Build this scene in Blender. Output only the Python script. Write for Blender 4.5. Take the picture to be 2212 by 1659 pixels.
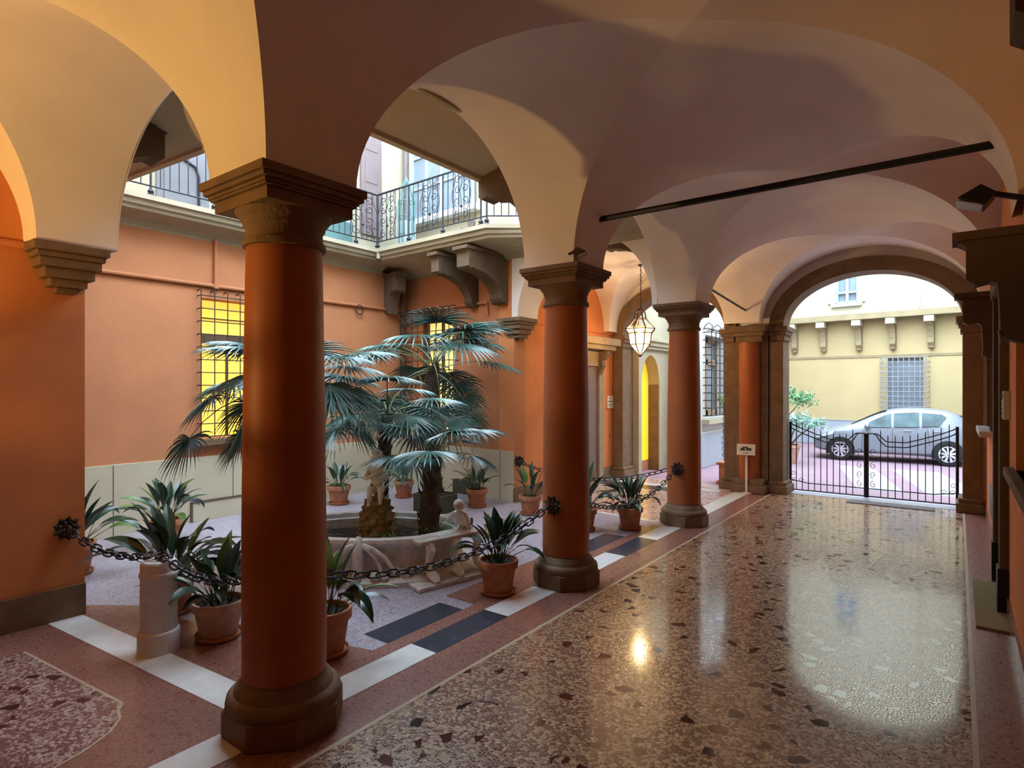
import bpy, bmesh, math, random
from math import sin, cos, pi, sqrt, radians as R
from mathutils import Vector, Matrix, noise
for o in list(bpy.data.objects): bpy.data.objects.remove(o)
SC = bpy.context.scene; COL = SC.collection
# ------------------------------------------------------------------ camera
cam = bpy.data.cameras.new('camera'); camo = bpy.data.objects.new('camera', cam); COL.objects.link(camo)
cam.sensor_width = 36; cam.lens = 1280 / 2212 * 36; cam.shift_y = 5.5 / 2212; cam.clip_start = .05
camo.location = (0, 0, 2.1); camo.rotation_euler = (R(90), 0, R(36.927)); SC.camera = camo
# ------------------------------------------------------------------ view, world, large lights
SC.view_settings.view_transform = 'Standard'; SC.view_settings.look = 'None'
SC.view_settings.exposure = 0.1; SC.view_settings.gamma = 1.0
SKY = 13.5
SOUTH_P = 380; NORTH_P = 175
wd = bpy.data.worlds.new('sky'); SC.world = wd; wd.use_nodes = True
bg = wd.node_tree.nodes['Background']; bg.inputs[0].default_value = (.66, .82, 1.0, 1); bg.inputs[1].default_value = SKY
try:
    SC.cycles.max_bounces = 14; SC.cycles.diffuse_bounces = 9; SC.cycles.glossy_bounces = 5; SC.cycles.transparent_max_bounces = 12
    SC.cycles.sample_clamp_indirect = 6; SC.cycles.use_denoising = True; SC.cycles.caustics_reflective = False
except Exception: pass

# ------------------------------------------------------------------ materials
MATS = {}
def _mat(name):
    m = bpy.data.materials.new(name); m.use_nodes = True
    return m, m.node_tree, m.node_tree.nodes['Principled BSDF']
def mat(name, col, rough=.7, var=.12, scale=3.0, bump=.0, bscale=30, metal=0, spec=.4, col2=None, coat=0):
    if name in MATS: return MATS[name]
    m, t, b = _mat(name); N = t.nodes; L = t.links
    b.inputs['Roughness'].default_value = rough; b.inputs['Metallic'].default_value = metal
    b.inputs['Specular IOR Level'].default_value = spec; b.inputs['Coat Weight'].default_value = coat
    tc = N.new('ShaderNodeTexCoord')
    n = N.new('ShaderNodeTexNoise'); n.inputs['Scale'].default_value = scale; n.inputs['Detail'].default_value = 6
    L.new(tc.outputs['Object'], n.inputs['Vector'])
    r = N.new('ShaderNodeValToRGB'); r.color_ramp.elements[0].position = .3; r.color_ramp.elements[1].position = .7
    c2 = col2 or tuple(min(1, c * (1 + var)) for c in col); c1 = tuple(c * (1 - var) for c in col) if not col2 else col
    r.color_ramp.elements[0].color = (*c1, 1); r.color_ramp.elements[1].color = (*c2, 1)
    L.new(n.outputs['Fac'], r.inputs['Fac']); L.new(r.outputs['Color'], b.inputs['Base Color'])
    if bump:
        n2 = N.new('ShaderNodeTexNoise'); n2.inputs['Scale'].default_value = bscale; n2.inputs['Detail'].default_value = 5
        L.new(tc.outputs['Object'], n2.inputs['Vector'])
        bp = N.new('ShaderNodeBump'); bp.inputs['Strength'].default_value = bump; bp.inputs['Distance'].default_value = .02
        L.new(n2.outputs['Fac'], bp.inputs['Height']); L.new(bp.outputs['Normal'], b.inputs['Normal'])
    MATS[name] = m; return m
def emit(name, col, s):
    if name in MATS: return MATS[name]
    m, t, b = _mat(name); b.inputs['Base Color'].default_value = (*col, 1)
    b.inputs['Emission Color'].default_value = (*col, 1); b.inputs['Emission Strength'].default_value = s
    b.inputs['Roughness'].default_value = .3
    MATS[name] = m; return m
def terrazzo(name, base, chipA, chipB, dark, sA, sD, darkfrac, rough=.13, mort_rough=.35, thr=.36, ior=1.6, gap=.08):
    """polished floor of stone chips in a coloured mortar"""
    m, t, b = _mat(name); N = t.nodes; L = t.links
    tc = N.new('ShaderNodeTexCoord'); mp = N.new('ShaderNodeMapping'); L.new(tc.outputs['Object'], mp.inputs['Vector'])
    wn = N.new('ShaderNodeTexNoise'); wn.inputs['Scale'].default_value = 14; L.new(mp.outputs[0], wn.inputs['Vector'])
    mx = N.new('ShaderNodeVectorMath'); mx.operation = 'MULTIPLY_ADD'; mx.inputs[1].default_value = (.05, .05, 0)
    L.new(wn.outputs['Color'], mx.inputs[0]); L.new(mp.outputs[0], mx.inputs[2])
    def vor(scale, feat, rnd=1.0):
        v = N.new('ShaderNodeTexVoronoi'); v.voronoi_dimensions = '2D'; v.feature = feat
        v.inputs['Scale'].default_value = scale; v.inputs['Randomness'].default_value = rnd; L.new(mx.outputs[0], v.inputs['Vector']); return v
    def m2(op, a, bv=None):
        q = N.new('ShaderNodeMath'); q.operation = op; L.new(a, q.inputs[0])
        if bv is not None:
            if isinstance(bv, (int, float)): q.inputs[1].default_value = bv
            else: L.new(bv, q.inputs[1])
        return q.outputs[0]
    vA = vor(sA, 'F1'); eA = vor(sA, 'DISTANCE_TO_EDGE')
    sep = N.new('ShaderNodeSeparateColor'); L.new(vA.outputs['Color'], sep.inputs[0])
    chipmask = m2('MULTIPLY', m2('GREATER_THAN', sep.outputs[0], thr), m2('GREATER_THAN', eA.outputs['Distance'], gap))
    vD = vor(sD, 'F1'); eD = vor(sD, 'DISTANCE_TO_EDGE'); sepD = N.new('ShaderNodeSeparateColor'); L.new(vD.outputs['Color'], sepD.inputs[0])
    darkmask = m2('MULTIPLY', m2('LESS_THAN', sepD.outputs[1], darkfrac), m2('GREATER_THAN', eD.outputs['Distance'], .20))
    ramp = N.new('ShaderNodeMix'); ramp.data_type = 'RGBA'; ramp.inputs['A'].default_value = (*chipA, 1); ramp.inputs['B'].default_value = (*chipB, 1)
    L.new(sep.outputs[1], ramp.inputs['Factor'])
    c1 = N.new('ShaderNodeMix'); c1.data_type = 'RGBA'; c1.inputs['A'].default_value = (*base, 1)
    L.new(chipmask, c1.inputs['Factor']); L.new(ramp.outputs['Result'], c1.inputs['B'])
    dk = N.new('ShaderNodeMix'); dk.data_type = 'RGBA'; dk.inputs['A'].default_value = (*dark, 1); dk.inputs['B'].default_value = (dark[0] * 2 + .05, dark[1] * 1.6, dark[2] * 1.3, 1)
    L.new(sepD.outputs[2], dk.inputs['Factor'])
    c2 = N.new('ShaderNodeMix'); c2.data_type = 'RGBA'; L.new(darkmask, c2.inputs['Factor']); L.new(c1.outputs['Result'], c2.inputs['A']); L.new(dk.outputs['Result'], c2.inputs['B'])
    L.new(c2.outputs['Result'], b.inputs['Base Color'])
    rr = N.new('ShaderNodeMapRange'); rr.inputs[3].default_value = mort_rough; rr.inputs[4].default_value = rough
    sm = N.new('ShaderNodeMapRange'); sm.inputs[1].default_value = .03; sm.inputs[2].default_value = .14; L.new(eA.outputs['Distance'], sm.inputs[0])
    smx = m2('MAXIMUM', sm.outputs[0], darkmask); L.new(smx, rr.inputs[0]); L.new(rr.outputs[0], b.inputs['Roughness'])
    b.inputs['Specular IOR Level'].default_value = .5; b.inputs['IOR'].default_value = ior
    n3 = N.new('ShaderNodeTexNoise'); n3.inputs['Scale'].default_value = 2.5; L.new(mp.outputs[0], n3.inputs['Vector'])
    bp = N.new('ShaderNodeBump'); bp.inputs['Strength'].default_value = .12; bp.inputs['Distance'].default_value = .006; L.new(n3.outputs['Fac'], bp.inputs['Height'])
    bp2 = N.new('ShaderNodeBump'); bp2.inputs['Strength'].default_value = .25; bp2.inputs['Distance'].default_value = .0006
    L.new(smx, bp2.inputs['Height']); L.new(bp.outputs[0], bp2.inputs['Normal']); L.new(bp2.outputs[0], b.inputs['Normal'])
    MATS[name] = m; return m

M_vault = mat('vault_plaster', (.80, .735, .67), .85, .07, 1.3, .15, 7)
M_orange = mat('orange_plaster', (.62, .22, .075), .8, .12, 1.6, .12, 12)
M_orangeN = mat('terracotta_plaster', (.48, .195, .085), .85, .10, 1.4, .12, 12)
M_colred = mat('column_red_plaster', (.35, .105, .034), .5, .12, 2.5, .05, 20, spec=.3)
M_stone = mat('brown_sandstone', (.17, .105, .058), .8, .18, 6, .3, 40)
M_stoneD = mat('dark_sandstone', (.12, .08, .048), .85, .15, 5, .3, 30)
M_dado = mat('beige_dado_stone', (.52, .46, .32), .7, .05, 2, .1, 40)
M_ledge = mat('gallery_stone', (.38, .335, .235), .8, .08, 3, .15, 30)
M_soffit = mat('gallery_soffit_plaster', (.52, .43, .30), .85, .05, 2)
M_cream = mat('cream_plaster', (.37, .33, .235), .85, .05, 1.5)
M_yellow = mat('yellow_plaster', (.46, .355, .18), .85, .06, .8)
M_palew = mat('pale_yellow_plaster', (.42, .375, .27), .85, .04, .8)
M_white = mat('white_plaster', (.48, .475, .44), .8, .04, .8)
M_wdado = mat('bluish_white_paint', (.32, .345, .385), .6, .05, 2)
M_iron = mat('wrought_iron', (.035, .035, .045), .5, .2, 20, metal=.6)
M_rust = mat('rusty_iron', (.07, .045, .035), .7, .3, 20, .2, 60, metal=.4)
M_terra = mat('terracotta', (.42, .17, .085), .8, .2, 12, .1, 60)
M_terraL = mat('weathered_terracotta', (.46, .27, .19), .85, .2, 10, .1, 60)
M_soil = mat('potting_soil', (.03, .02, .014), .95, .3, 30, .4, 60)
M_leaf = mat('aspidistra_leaf', (.022, .06, .03), .32, .4, 3, spec=.5)
M_leafY = mat('young_leaf', (.09, .16, .03), .38, .3, 3)
M_palm = mat('palm_frond', (.045, .12, .10), .3, .35, 4, spec=.6)
M_stem = mat('petiole', (.12, .14, .06), .5, .2, 5)
M_trunk = mat('palm_trunk', (.055, .035, .022), .95, .4, 14, .8, 40)
M_marble = mat('grey_fountain_stone', (.60, .585, .53), .75, .2, 8, .3, 35)
M_marbleW = mat('white_marble_figure', (.72, .72, .68), .6, .12, 10, .15, 40)
M_tufa = mat('tufa_rock', (.26, .19, .10), .95, .35, 16, 1.0, 30)
M_bollard = mat('pale_marble', (.66, .655, .62), .5, .08, 20, .05, 60)
M_strip = mat('white_marble_inlay', (.66, .66, .63), .22, .07, 9)
M_slate = mat('slate_inlay', (.035, .04, .055), .25, .3, 8)
M_border = terrazzo('red_seminato', (.20, .075, .055), (.25, .12, .09), (.30, .16, .12), (.10, .05, .04), 90, 40, .15, .22, .3)
M_terr = terrazzo('brown_terrazzo', (.16, .068, .036), (.29, .165, .085), (.58, .41, .23), (.02, .015, .016), 48, 8.5, .17, .09, .45, .50, 1.8, .13)
M_terrL = terrazzo('plum_terrazzo', (.17, .075, .065), (.34, .24, .20), (.62, .52, .45), (.025, .015, .02), 46, 9, .20, .2, .4, .50, 1.6, .13)
M_court = terrazzo('grey_seminato', (.24, .20, .235), (.35, .325, .37), (.50, .485, .54), (.16, .13, .14), 80, 30, .25, .3, .45, .3)
M_north = terrazzo('pink_terrazzo', (.42, .22, .15), (.55, .42, .36), (.66, .58, .55), (.12, .07, .06), 40, 14, .2, .15, .3)
M_line = mat('pale_stone_line', (.42, .33, .22), .3, .1, 20)
M_outer = mat('pink_asphalt', (.26, .165, .20), .8, .08, 1.5, .1, 30)
M_outs = mat('pale_paving', (.34, .35, .38), .7, .08, 2.5)
M_glassD = mat('dark_glass', (.03, .04, .05), .1, .1, 3, spec=.3)
M_glassB = mat('reflecting_window_glass', (.20, .235, .27), .2, .15, 2, spec=.35)
M_glassG = mat('tinted_car_glass', (.045, .085, .09), .12, .5, 2.5, spec=.22)
M_frameW = mat('white_window_frame', (.50, .53, .55), .5, .03)
M_frameG = mat('blue_grey_frame', (.33, .42, .44), .6, .05)
M_shut = mat('brown_shutter', (.17, .125, .12), .7, .08, 4)
M_doorg = mat('grey_door', (.155, .155, .165), .6, .06)
M_black = mat('black_metal', (.008, .008, .009), .4, .1)
M_silver = mat('silver_paint', (.20, .215, .25), .35, .02, 2, metal=.2, coat=.25)
M_blue = mat('blue_paint', (.05, .13, .30), .25, .03, 2, metal=.3, coat=.6)
M_tyre = mat('tyre_rubber', (.012, .012, .014), .8)
M_alloy = mat('alloy', (.62, .64, .68), .3, .02, metal=.7)
M_red = mat('red_lens', (.4, .02, .02), .2)
M_greenm = mat('green_wire', (.10, .20, .19), .5, .1)
M_darkg = mat('dark_green_paint', (.05, .055, .03), .6, .1)
M_mat = mat('olive_doormat', (.26, .21, .10), .95, .1, 60, .5, 200)
M_matg = mat('grey_doormat', (.13, .13, .135), .95, .1, 60, .5, 200)
M_sign = mat('sign_plate', (.72, .66, .55), .5, .02)
M_ink = mat('sign_ink', (.06, .055, .05), .7)
M_paper = mat('label_paper', (.8, .82, .84), .5)
M_shrub = mat('shrub_leaf', (.13, .30, .13), .5, .4, 6)
M_shrub2 = mat('pale_shrub_leaf', (.28, .45, .36), .5, .3, 6)
M_grass = mat('spider_plant_leaf', (.20, .30, .12), .5, .3, 8)
M_lit = emit('lit_room_yellow', (1.0, .62, .09), 1.1)
M_litN = emit('lit_room_pale', (1.0, .80, .26), .85)
M_bulb = emit('lamp_bulb', (1.0, .80, .45), 40)
def lampglass():
    m, t, b = _mat('lantern_glass'); N = t.nodes; L = t.links
    tr = N.new('ShaderNodeBsdfTransparent'); tr.inputs[0].default_value = (1, .93, .78, 1)
    b.inputs['Base Color'].default_value = (.9, .8, .6, 1); b.inputs['Roughness'].default_value = .2
    b.inputs['Emission Color'].default_value = (1, .72, .32, 1); b.inputs['Emission Strength'].default_value = 1.0
    mx = N.new('ShaderNodeMixShader'); mx.inputs[0].default_value = .35
    L.new(tr.outputs[0], mx.inputs[1]); L.new(b.outputs[0], mx.inputs[2]); L.new(mx.outputs[0], N['Material Output'].inputs[0]); return m
M_lglass = lampglass()

# ------------------------------------------------------------------ mesh helpers
class MB:
    def __init__(s): s.v = []; s.f = []; s.mi = []; s.cur = 0
    def add(s, vs, fs):
        k = len(s.v); s.v += [tuple(p) for p in vs]; s.f += [tuple(k + i for i in f) for f in fs]; s.mi += [s.cur] * len(fs); return s
    def box(s, x0, x1, y0, y1, z0, z1, M=None):
        vs = [Vector((x, y, z)) for z in (z0, z1) for x, y in ((x0, y0), (x1, y0), (x1, y1), (x0, y1))]
        if M: vs = [M @ v for v in vs]
        return s.add(vs, [(3, 2, 1, 0), (4, 5, 6, 7), (0, 1, 5, 4), (1, 2, 6, 5), (2, 3, 7, 6), (3, 0, 4, 7)])
    def prism(s, poly, fn, a, b):
        """poly: 2D outline; fn(u,v,w) -> 3D point; extruded from w=a to w=b"""
        n = len(poly); vs = [fn(u, v, a) for u, v in poly] + [fn(u, v, b) for u, v in poly]
        fs = [(i, (i + 1) % n, n + (i + 1) % n, n + i) for i in range(n)]
        from mathutils.geometry import tessellate_polygon
        for tri in tessellate_polygon([[Vector((u, v, 0)) for u, v in poly]]):
            fs.append(tuple(tri)); fs.append(tuple(n + i for i in reversed(tri)))
        return s.add(vs, fs)
    def lathe(s, prof, c=(0, 0, 0), n=32, ang0=0, sx=1, sy=1, rot=0, cap=True):
        k = len(prof); vs = []
        for j in range(n):
            a = ang0 + 2 * pi * j / n
            for r, z in prof:
                x, y = r * cos(a) * sx, r * sin(a) * sy
                vs.append((c[0] + x * cos(rot) - y * sin(rot), c[1] + x * sin(rot) + y * cos(rot), c[2] + z))
        fs = [(j * k + i, ((j + 1) % n) * k + i, ((j + 1) % n) * k + i + 1, j * k + i + 1) for j in range(n) for i in range(k - 1)]
        if cap:
            fs.append(tuple(j * k + k - 1 for j in range(n))); fs.append(tuple(j * k for j in reversed(range(n))))
        return s.add(vs, fs)
    def tube(s, pts, r, n=6, caps=True):
        pts = [Vector(p) for p in pts]; rs = r if isinstance(r, (list, tuple)) else [r] * len(pts)
        vs = []; up = None
        for i, p in enumerate(pts):
            d = (pts[min(i + 1, len(pts) - 1)] - pts[max(i - 1, 0)]).normalized()
            if up is None: up = Vector((0, 0, 1)) if abs(d.z) < .9 else Vector((1, 0, 0))
            a = d.cross(up).normalized(); b = a.cross(d).normalized(); up = b
            for j in range(n):
                t = 2 * pi * j / n; vs.append(p + (a * cos(t) + b * sin(t)) * rs[i])
        fs = [(i * n + j, i * n + (j + 1) % n, (i + 1) * n + (j + 1) % n, (i + 1) * n + j) for i in range(len(pts) - 1) for j in range(n)]
        if caps: fs += [tuple(reversed(range(n))), tuple((len(pts) - 1) * n + j for j in range(n))]
        return s.add(vs, fs)
    def ball(s, c, r, sx=1, sy=1, sz=1, n=10, jit=0, rng=None):
        m = n // 2 + 1; vs = []; 
        for i in range(m + 1):
            th = pi * i / m
            for j in range(n):
                q = r * (1 + (rng.uniform(-jit, jit) if rng else 0)); a = 2 * pi * j / n
                vs.append((c[0] + q * sin(th) * cos(a) * sx, c[1] + q * sin(th) * sin(a) * sy, c[2] + q * cos(th) * sz))
        fs = [(i * n + j, (i + 1) * n + j, (i + 1) * n + (j + 1) % n, i * n + (j + 1) % n) for i in range(m) for j in range(n)]
        return s.add(vs, fs)
    def build(s, name, m, parent=None, smooth=False, bevel=0, label=None, subsurf=0):
        off = Vector((0, 0, 0)); q = parent
        while q is not None: off += q.location; q = q.parent
        if parent is None and s.v:
            xs = [v[0] for v in s.v]; ys = [v[1] for v in s.v]; zs = [v[2] for v in s.v]
            off = Vector(((min(xs) + max(xs)) / 2, (min(ys) + max(ys)) / 2, min(zs)))
        me = bpy.data.meshes.new(name)
        me.from_pydata([(v[0] - off.x, v[1] - off.y, v[2] - off.z) for v in s.v], [], s.f)
        ms = m if isinstance(m, (list, tuple)) else [m]
        for q in ms: me.materials.append(q)
        for p, i in zip(me.polygons, s.mi): p.material_index = i
        bm = bmesh.new(); bm.from_mesh(me); bmesh.ops.remove_doubles(bm, verts=bm.verts, dist=1e-5)
        bmesh.ops.recalc_face_normals(bm, faces=bm.faces)
        if smooth:
            for f in bm.faces: f.smooth = True
            for e in bm.edges:
                if len(e.link_faces) == 2 and e.calc_face_angle(0) > R(38): e.smooth = False
        bm.to_mesh(me); bm.free()
        o = bpy.data.objects.new(name, me); COL.objects.link(o)
        if parent is None: o.location = off
        else: o.parent = parent
        if bevel:
            b = o.modifiers.new('bevel', 'BEVEL'); b.width = bevel; b.segments = 2; b.limit_method = 'ANGLE'; b.angle_limit = R(40)
        if subsurf:
            b = o.modifiers.new('sub', 'SUBSURF'); b.levels = subsurf; b.render_levels = subsurf
        if label: o['label'] = label
        return o
def thing(name, loc, label, cat, group=None, rz=0):
    o = bpy.data.objects.new(name, None); COL.objects.link(o); o.location = loc; o.rotation_euler = (0, 0, rz)
    o.empty_display_size = .1; tag(o, label, cat, group); return o
def tag(o, label, cat, group=None):
    o['label'] = label; o['category'] = cat
    if group: o['group'] = group
    return o
def struct(o): o['kind'] = 'structure'; return o
def sempty(name, loc=(0, 0, 0)):
    o = bpy.data.objects.new(name, None); COL.objects.link(o); o.location = loc; o['kind'] = 'structure'; return o
def dup(root, loc, rz=0, label=None):
    r = root.copy(); COL.objects.link(r); r.location = loc; r.rotation_euler = (0, 0, rz)
    if label: r['label'] = label
    for ch in list(root.children):
        c = ch.copy(); COL.objects.link(c); c.parent = r
        for g in list(ch.children):
            d = g.copy(); COL.objects.link(d); d.parent = c
    return r
BX = lambda *a: MB().box(*a)
XY = lambda u, v, w: (u, v, w)       # plan polygon, extruded up
YZ = lambda u, v, w: (w, u, v)       # polygon in Y,Z extruded along X
XZ = lambda u, v, w: (u, w, v)       # polygon in X,Z extruded along Y
def arcpts(c, h, z0, rise, n=32, flip=False):
    p = [(c - h * cos(pi * i / n), z0 + rise * sin(pi * i / n)) for i in range(n + 1)]
    return p[::-1] if flip else p
# plan: corridor along +Y; arcade columns at x=-3.38; right wall x=.38
CY = [-4.72, -1.3, 2.12, 5.42, 8.87, 12.35]
ZS = 3.35; RISE = 1.12; DOME = .14
shS = lambda x: .09 * (x + 3.66) if x < -3.66 else 0.0        # the south side of the court is slightly skewed

# ================================================================== ceiling (groin vaults)
CEIL = sempty('ceiling')
def vault(name, xa, ya, xo, yo, mt, parent, shear=None, n=26):
    """xa=(x0,x1),(y0,y1): plan extent; xo/yo: spans of the two barrels"""
    def coords(lo, hi, o0, o1):
        c = [o0 + (o1 - o0) * (1 - cos(pi * i / (2 * n))) / 2 for i in range(2 * n + 1)]
        if lo < o0 - 1e-4: c = [lo] + c
        if hi > o1 + 1e-4: c = c + [hi]
        return c
    def prof(t, o0, o1):
        c = (o0 + o1) / 2; h = (o1 - o0) / 2; u = (t - c) / h
        return ZS + RISE * sqrt(max(0, 1 - u * u))
    X = coords(*xa, *xo); Y = coords(*ya, *yo)
    V = []; 
    for y in Y:
        for x in X:
            u = min(1, abs(x - (xo[0] + xo[1]) / 2) / ((xo[1] - xo[0]) / 2)); v = min(1, abs(y - (yo[0] + yo[1]) / 2) / ((yo[1] - yo[0]) / 2))
            za = ZS + (prof(x, *xo) - ZS) * (1 + DOME * v); zb = ZS + (prof(y, *yo) - ZS) * (1 + DOME * u)
            V.append((x, y + (shear(x) if shear else 0), max(za, zb)))
    nx = len(X); F = []
    for j in range(len(Y) - 1):
        for i in range(nx - 1):
            a, b, c, d = j * nx + i, j * nx + i + 1, (j + 1) * nx + i + 1, (j + 1) * nx + i
            xm, ym = (X[i] + X[i + 1]) / 2, (Y[j] + Y[j + 1]) / 2
            ua = (xm - (xo[0] + xo[1]) / 2); ub = (ym - (yo[0] + yo[1]) / 2)
            if all(abs(V[q][2] - ZS) < 1e-6 for q in (a, b, c, d)): 
                continue
            if ua * ub > 0: F += [(a, b, c), (a, c, d)]
            else: F += [(a, b, d), (b, c, d)]
    me = bpy.data.meshes.new(name); me.from_pydata(V, [], F); me.materials.append(mt)
    bm = bmesh.new(); bm.from_mesh(me)
    for f in bm.faces: f.smooth = True
    for e in bm.edges:
        if len(e.link_faces) == 2 and e.calc_face_angle(0) > R(9):
            mid = (e.verts[0].co + e.verts[1].co) / 2
            e.smooth = False
    # only keep real groins sharp: edges running diagonally in plan or at the springing
    cx, cy = (xo[0] + xo[1]) / 2, (yo[0] + yo[1]) / 2; hx, hy = (xo[1] - xo[0]) / 2, (yo[1] - yo[0]) / 2
    for e in bm.edges:
        d = e.verts[1].co - e.verts[0].co
        on = all(abs(abs((v.co.x - cx) / hx) - abs((v.co.y - (shear(v.co.x) if shear else 0) - cy) / hy)) < 1e-3 for v in e.verts)
        if not on: e.smooth = True
        elif abs(d.x) > 1e-6 and abs(d.y) > 1e-6: e.smooth = False
    bm.verts.ensure_lookup_table(); bmesh.ops.delete(bm, geom=[v for v in bm.verts if not v.link_faces], context='VERTS')
    bm.to_mesh(me); bm.free()
    o = bpy.data.objects.new(name, me); COL.objects.link(o); o.parent = parent; return o
IMP = .31
for i in range(5):
    y0, y1 = CY[i], CY[i + 1]
    vault('vault_bay', (-3.66, .44), (y0, y1), (-3.07, .32), (y0 + IMP, y1 - IMP), M_vault, CEIL)
# side bays: south (beside the camera) and north (with the lantern)
vault('vault_bay', (-6.46, -3.66), (-1.3, 2.40), (-6.20, -3.70), (-.99, 1.81), M_vault, CEIL, shS)
vault('vault_bay', (-6.43, -3.66), (8.56, 12.6), (-6.30, -3.74), (9.18, 12.04), M_vault, CEIL)
# imposts above the columns (the square blocks the vaults spring from)
M_imp = M_vault
# dark roof masses over the vaults so that no sky light leaks in
BX(-3.64, .9, -4.9, 12.9, 4.72, 4.82).build('roof_mass', M_cream, CEIL)
BX(-7.2, -3.66, -1.5, 2.0, 4.72, 4.82).build('roof_mass', M_cream, CEIL)
BX(-7.2, -3.66, 8.95, 12.95, 4.72, 4.82).build('roof_mass', M_cream, CEIL)

# ================================================================== floor
FL = sempty('floor')
def slab(name, poly, m, z=.0, t=.02, parent=FL): return MB().prism(poly, XY, z - t, z).build(name, m, parent)
slab('red_floor', [(-3.56, -4.9), (.9, -4.9), (.9, 12.75), (-3.56, 12.75)], M_border, 0, .1)
slab('red_floor', [(-6.8, -1.7), (-3.56, -1.7), (-3.56, 2.06), (-6.8, 1.78)], M_border, 0, .1)
slab('court_floor', [(-9.9, 1.50), (-6.8, 1.78), (-3.56, 2.06), (-3.56, 8.68), (-9.9, 9.1)], M_court, 0, .1)
slab('north_floor', [(-6.9, 8.9), (-3.56, 8.68), (-3.56, 12.75), (-6.9, 12.75)], M_north, 0, .1)
slab('terrazzo_panel', [(-2.90, -4.9), (.07, -4.9), (.07, 12.72), (-2.90, 12.72)], M_terr, .002)
for x0, x1 in ((-2.93, -2.90), (.07, .10)): slab('border_line', [(x0, -4.9), (x1, -4.9), (x1, 12.72), (x0, 12.72)], M_line, .0025)
# white and slate inlay under the arcade
for y0, y1, m in ((-1.2, 1.8, M_strip), (2.45, 3.37, M_strip), (3.37, 4.30, M_slate), (4.30, 5.12, M_strip), (5.78, 6.70, M_strip), (6.70, 7.66, M_slate), (7.66, 8.55, M_strip), (9.2, 12.1, M_strip)):
    slab('inlay_band', [(-3.56, y0), (-3.28, y0), (-3.28, y1), (-3.56, y1)], m, .003)
slab('inlay_band', [(-4.02, 3.26), (-3.72, 3.26), (-3.72, 4.18), (-4.02, 4.18)], M_slate, .003)
slab('inlay_band', [(-4.02, 6.62), (-3.72, 6.62), (-3.72, 7.58), (-4.02, 7.58)], M_slate, .003)
slab('red_edge', [(-3.72, 2.4), (-3.56, 2.4), (-3.56, 8.5), (-3.72, 8.5)], M_border, .0015)
slab('red_edge', [(-4.3, 2.25), (-3.72, 2.30), (-3.72, 3.1), (-4.1, 3.0)], M_border, .0015)
slab('red_edge', [(-4.1, 4.35), (-3.72, 4.35), (-3.72, 6.45), (-4.1, 6.45)], M_border, .0014)
# white band on the south side, between pier and near column
slab('inlay_band', [(-6.46, 1.72), (-3.70, 1.965), (-3.70, 2.22), (-6.46, 1.98)], M_strip, .003)
slab('red_edge', [(-6.9, 1.94), (-3.7, 2.22), (-4.2, 2.62), (-6.2, 2.45)], M_border, .0016)
slab('inlay_band', [(-6.40, 8.86), (-3.72, 8.66), (-3.72, 8.74), (-6.40, 8.94)], M_strip, .003)
slab('inlay_band', [(-6.3, 11.9), (-3.8, 11.9), (-3.8, 12.1), (-6.3, 12.1)], M_strip, .003)
slab('inlay_band', [(-6.3, 11.4), (-4.4, 11.4), (-4.4, 11.8), (-6.3, 11.8)], M_slate, .003)
# plum terrazzo panel of the south bay, with its stepped and rounded corner
pp = [(-5.75, 1.44), (-4.45, 1.58), (-4.34, 1.56), (-4.40, 1.50)] + [(-4.40 + .42 * sin(a) - .0, 1.06 + .42 * cos(a)) for a in [R(q) for q in (12, 30, 50, 70, 90)]]
pp = [(-5.90, 1.42), (-4.42, 1.58), (-4.36, 1.53), (-4.24, 1.50), (-4.12, 1.40), (-4.03, 1.25), (-3.98, 1.08), (-3.98, -1.2), (-5.9, -1.2)]
slab('terrazzo_panel', pp, M_terrL, .002)
def border_of(poly, w, m, z):
    for i in range(len(poly) - 2):
        a, b = Vector((*poly[i], 0)), Vector((*poly[i + 1], 0)); d = (b - a).normalized(); n = Vector((-d.y, d.x, 0)) * w
        slab('border_line', [a[:2], b[:2], (b + n)[:2], (a + n)[:2]], m, z)
border_of(pp[:8], .018, M_line, .0025)
# outer court
slab('outer_paving', [(-9, 12.72), (6, 12.72), (6, 27), (-9, 27)], M_outer, -.01, .1)
slab('threshold', [(-2.75, 12.62), (.05, 12.62), (.05, 13.0), (-2.75, 13.0)], M_outs, .004)
for px0, px1, y0, y1 in ((-2.55, -1.75, 14.1, 17.9), (-1.35, -.35, 14.1, 17.9), (.1, 1.2, 14.1, 17.9)):
    slab('paving_panel', [(px0 + .9, y0), (px1 + .9, y0), (px1, y1), (px0, y1)], M_outs, -.006, .02)
slab('paving_panel', [(-4.2, 18.6), (-4.0, 18.6), (-3.2, 14.4), (-3.35, 14.4)], M_outs, -.006, .02)

# ================================================================== walls
def holed_wall(name, u0, u1, v0, v1, holes, fn, a, b, m, parent=None):
    """rectangular wall with rectangular holes (grid split) along u,v"""
    us = sorted({u0, u1, *[h[0] for h in holes], *[h[1] for h in holes]}); vs = sorted({v0, v1, *[h[2] for h in holes], *[h[3] for h in holes]})
    mb = MB()
    for i in range(len(us) - 1):
        for j in range(len(vs) - 1):
            uc, vc = (us[i] + us[i + 1]) / 2, (vs[j] + vs[j + 1]) / 2
            if any(h[0] < uc < h[1] and h[2] < vc < h[3] for h in holes): continue
            mb.prism([(us[i], vs[j]), (us[i + 1], vs[j]), (us[i + 1], vs[j + 1]), (us[i], vs[j + 1])], fn, a, b)
    return mb.build(name, m, parent)
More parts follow.
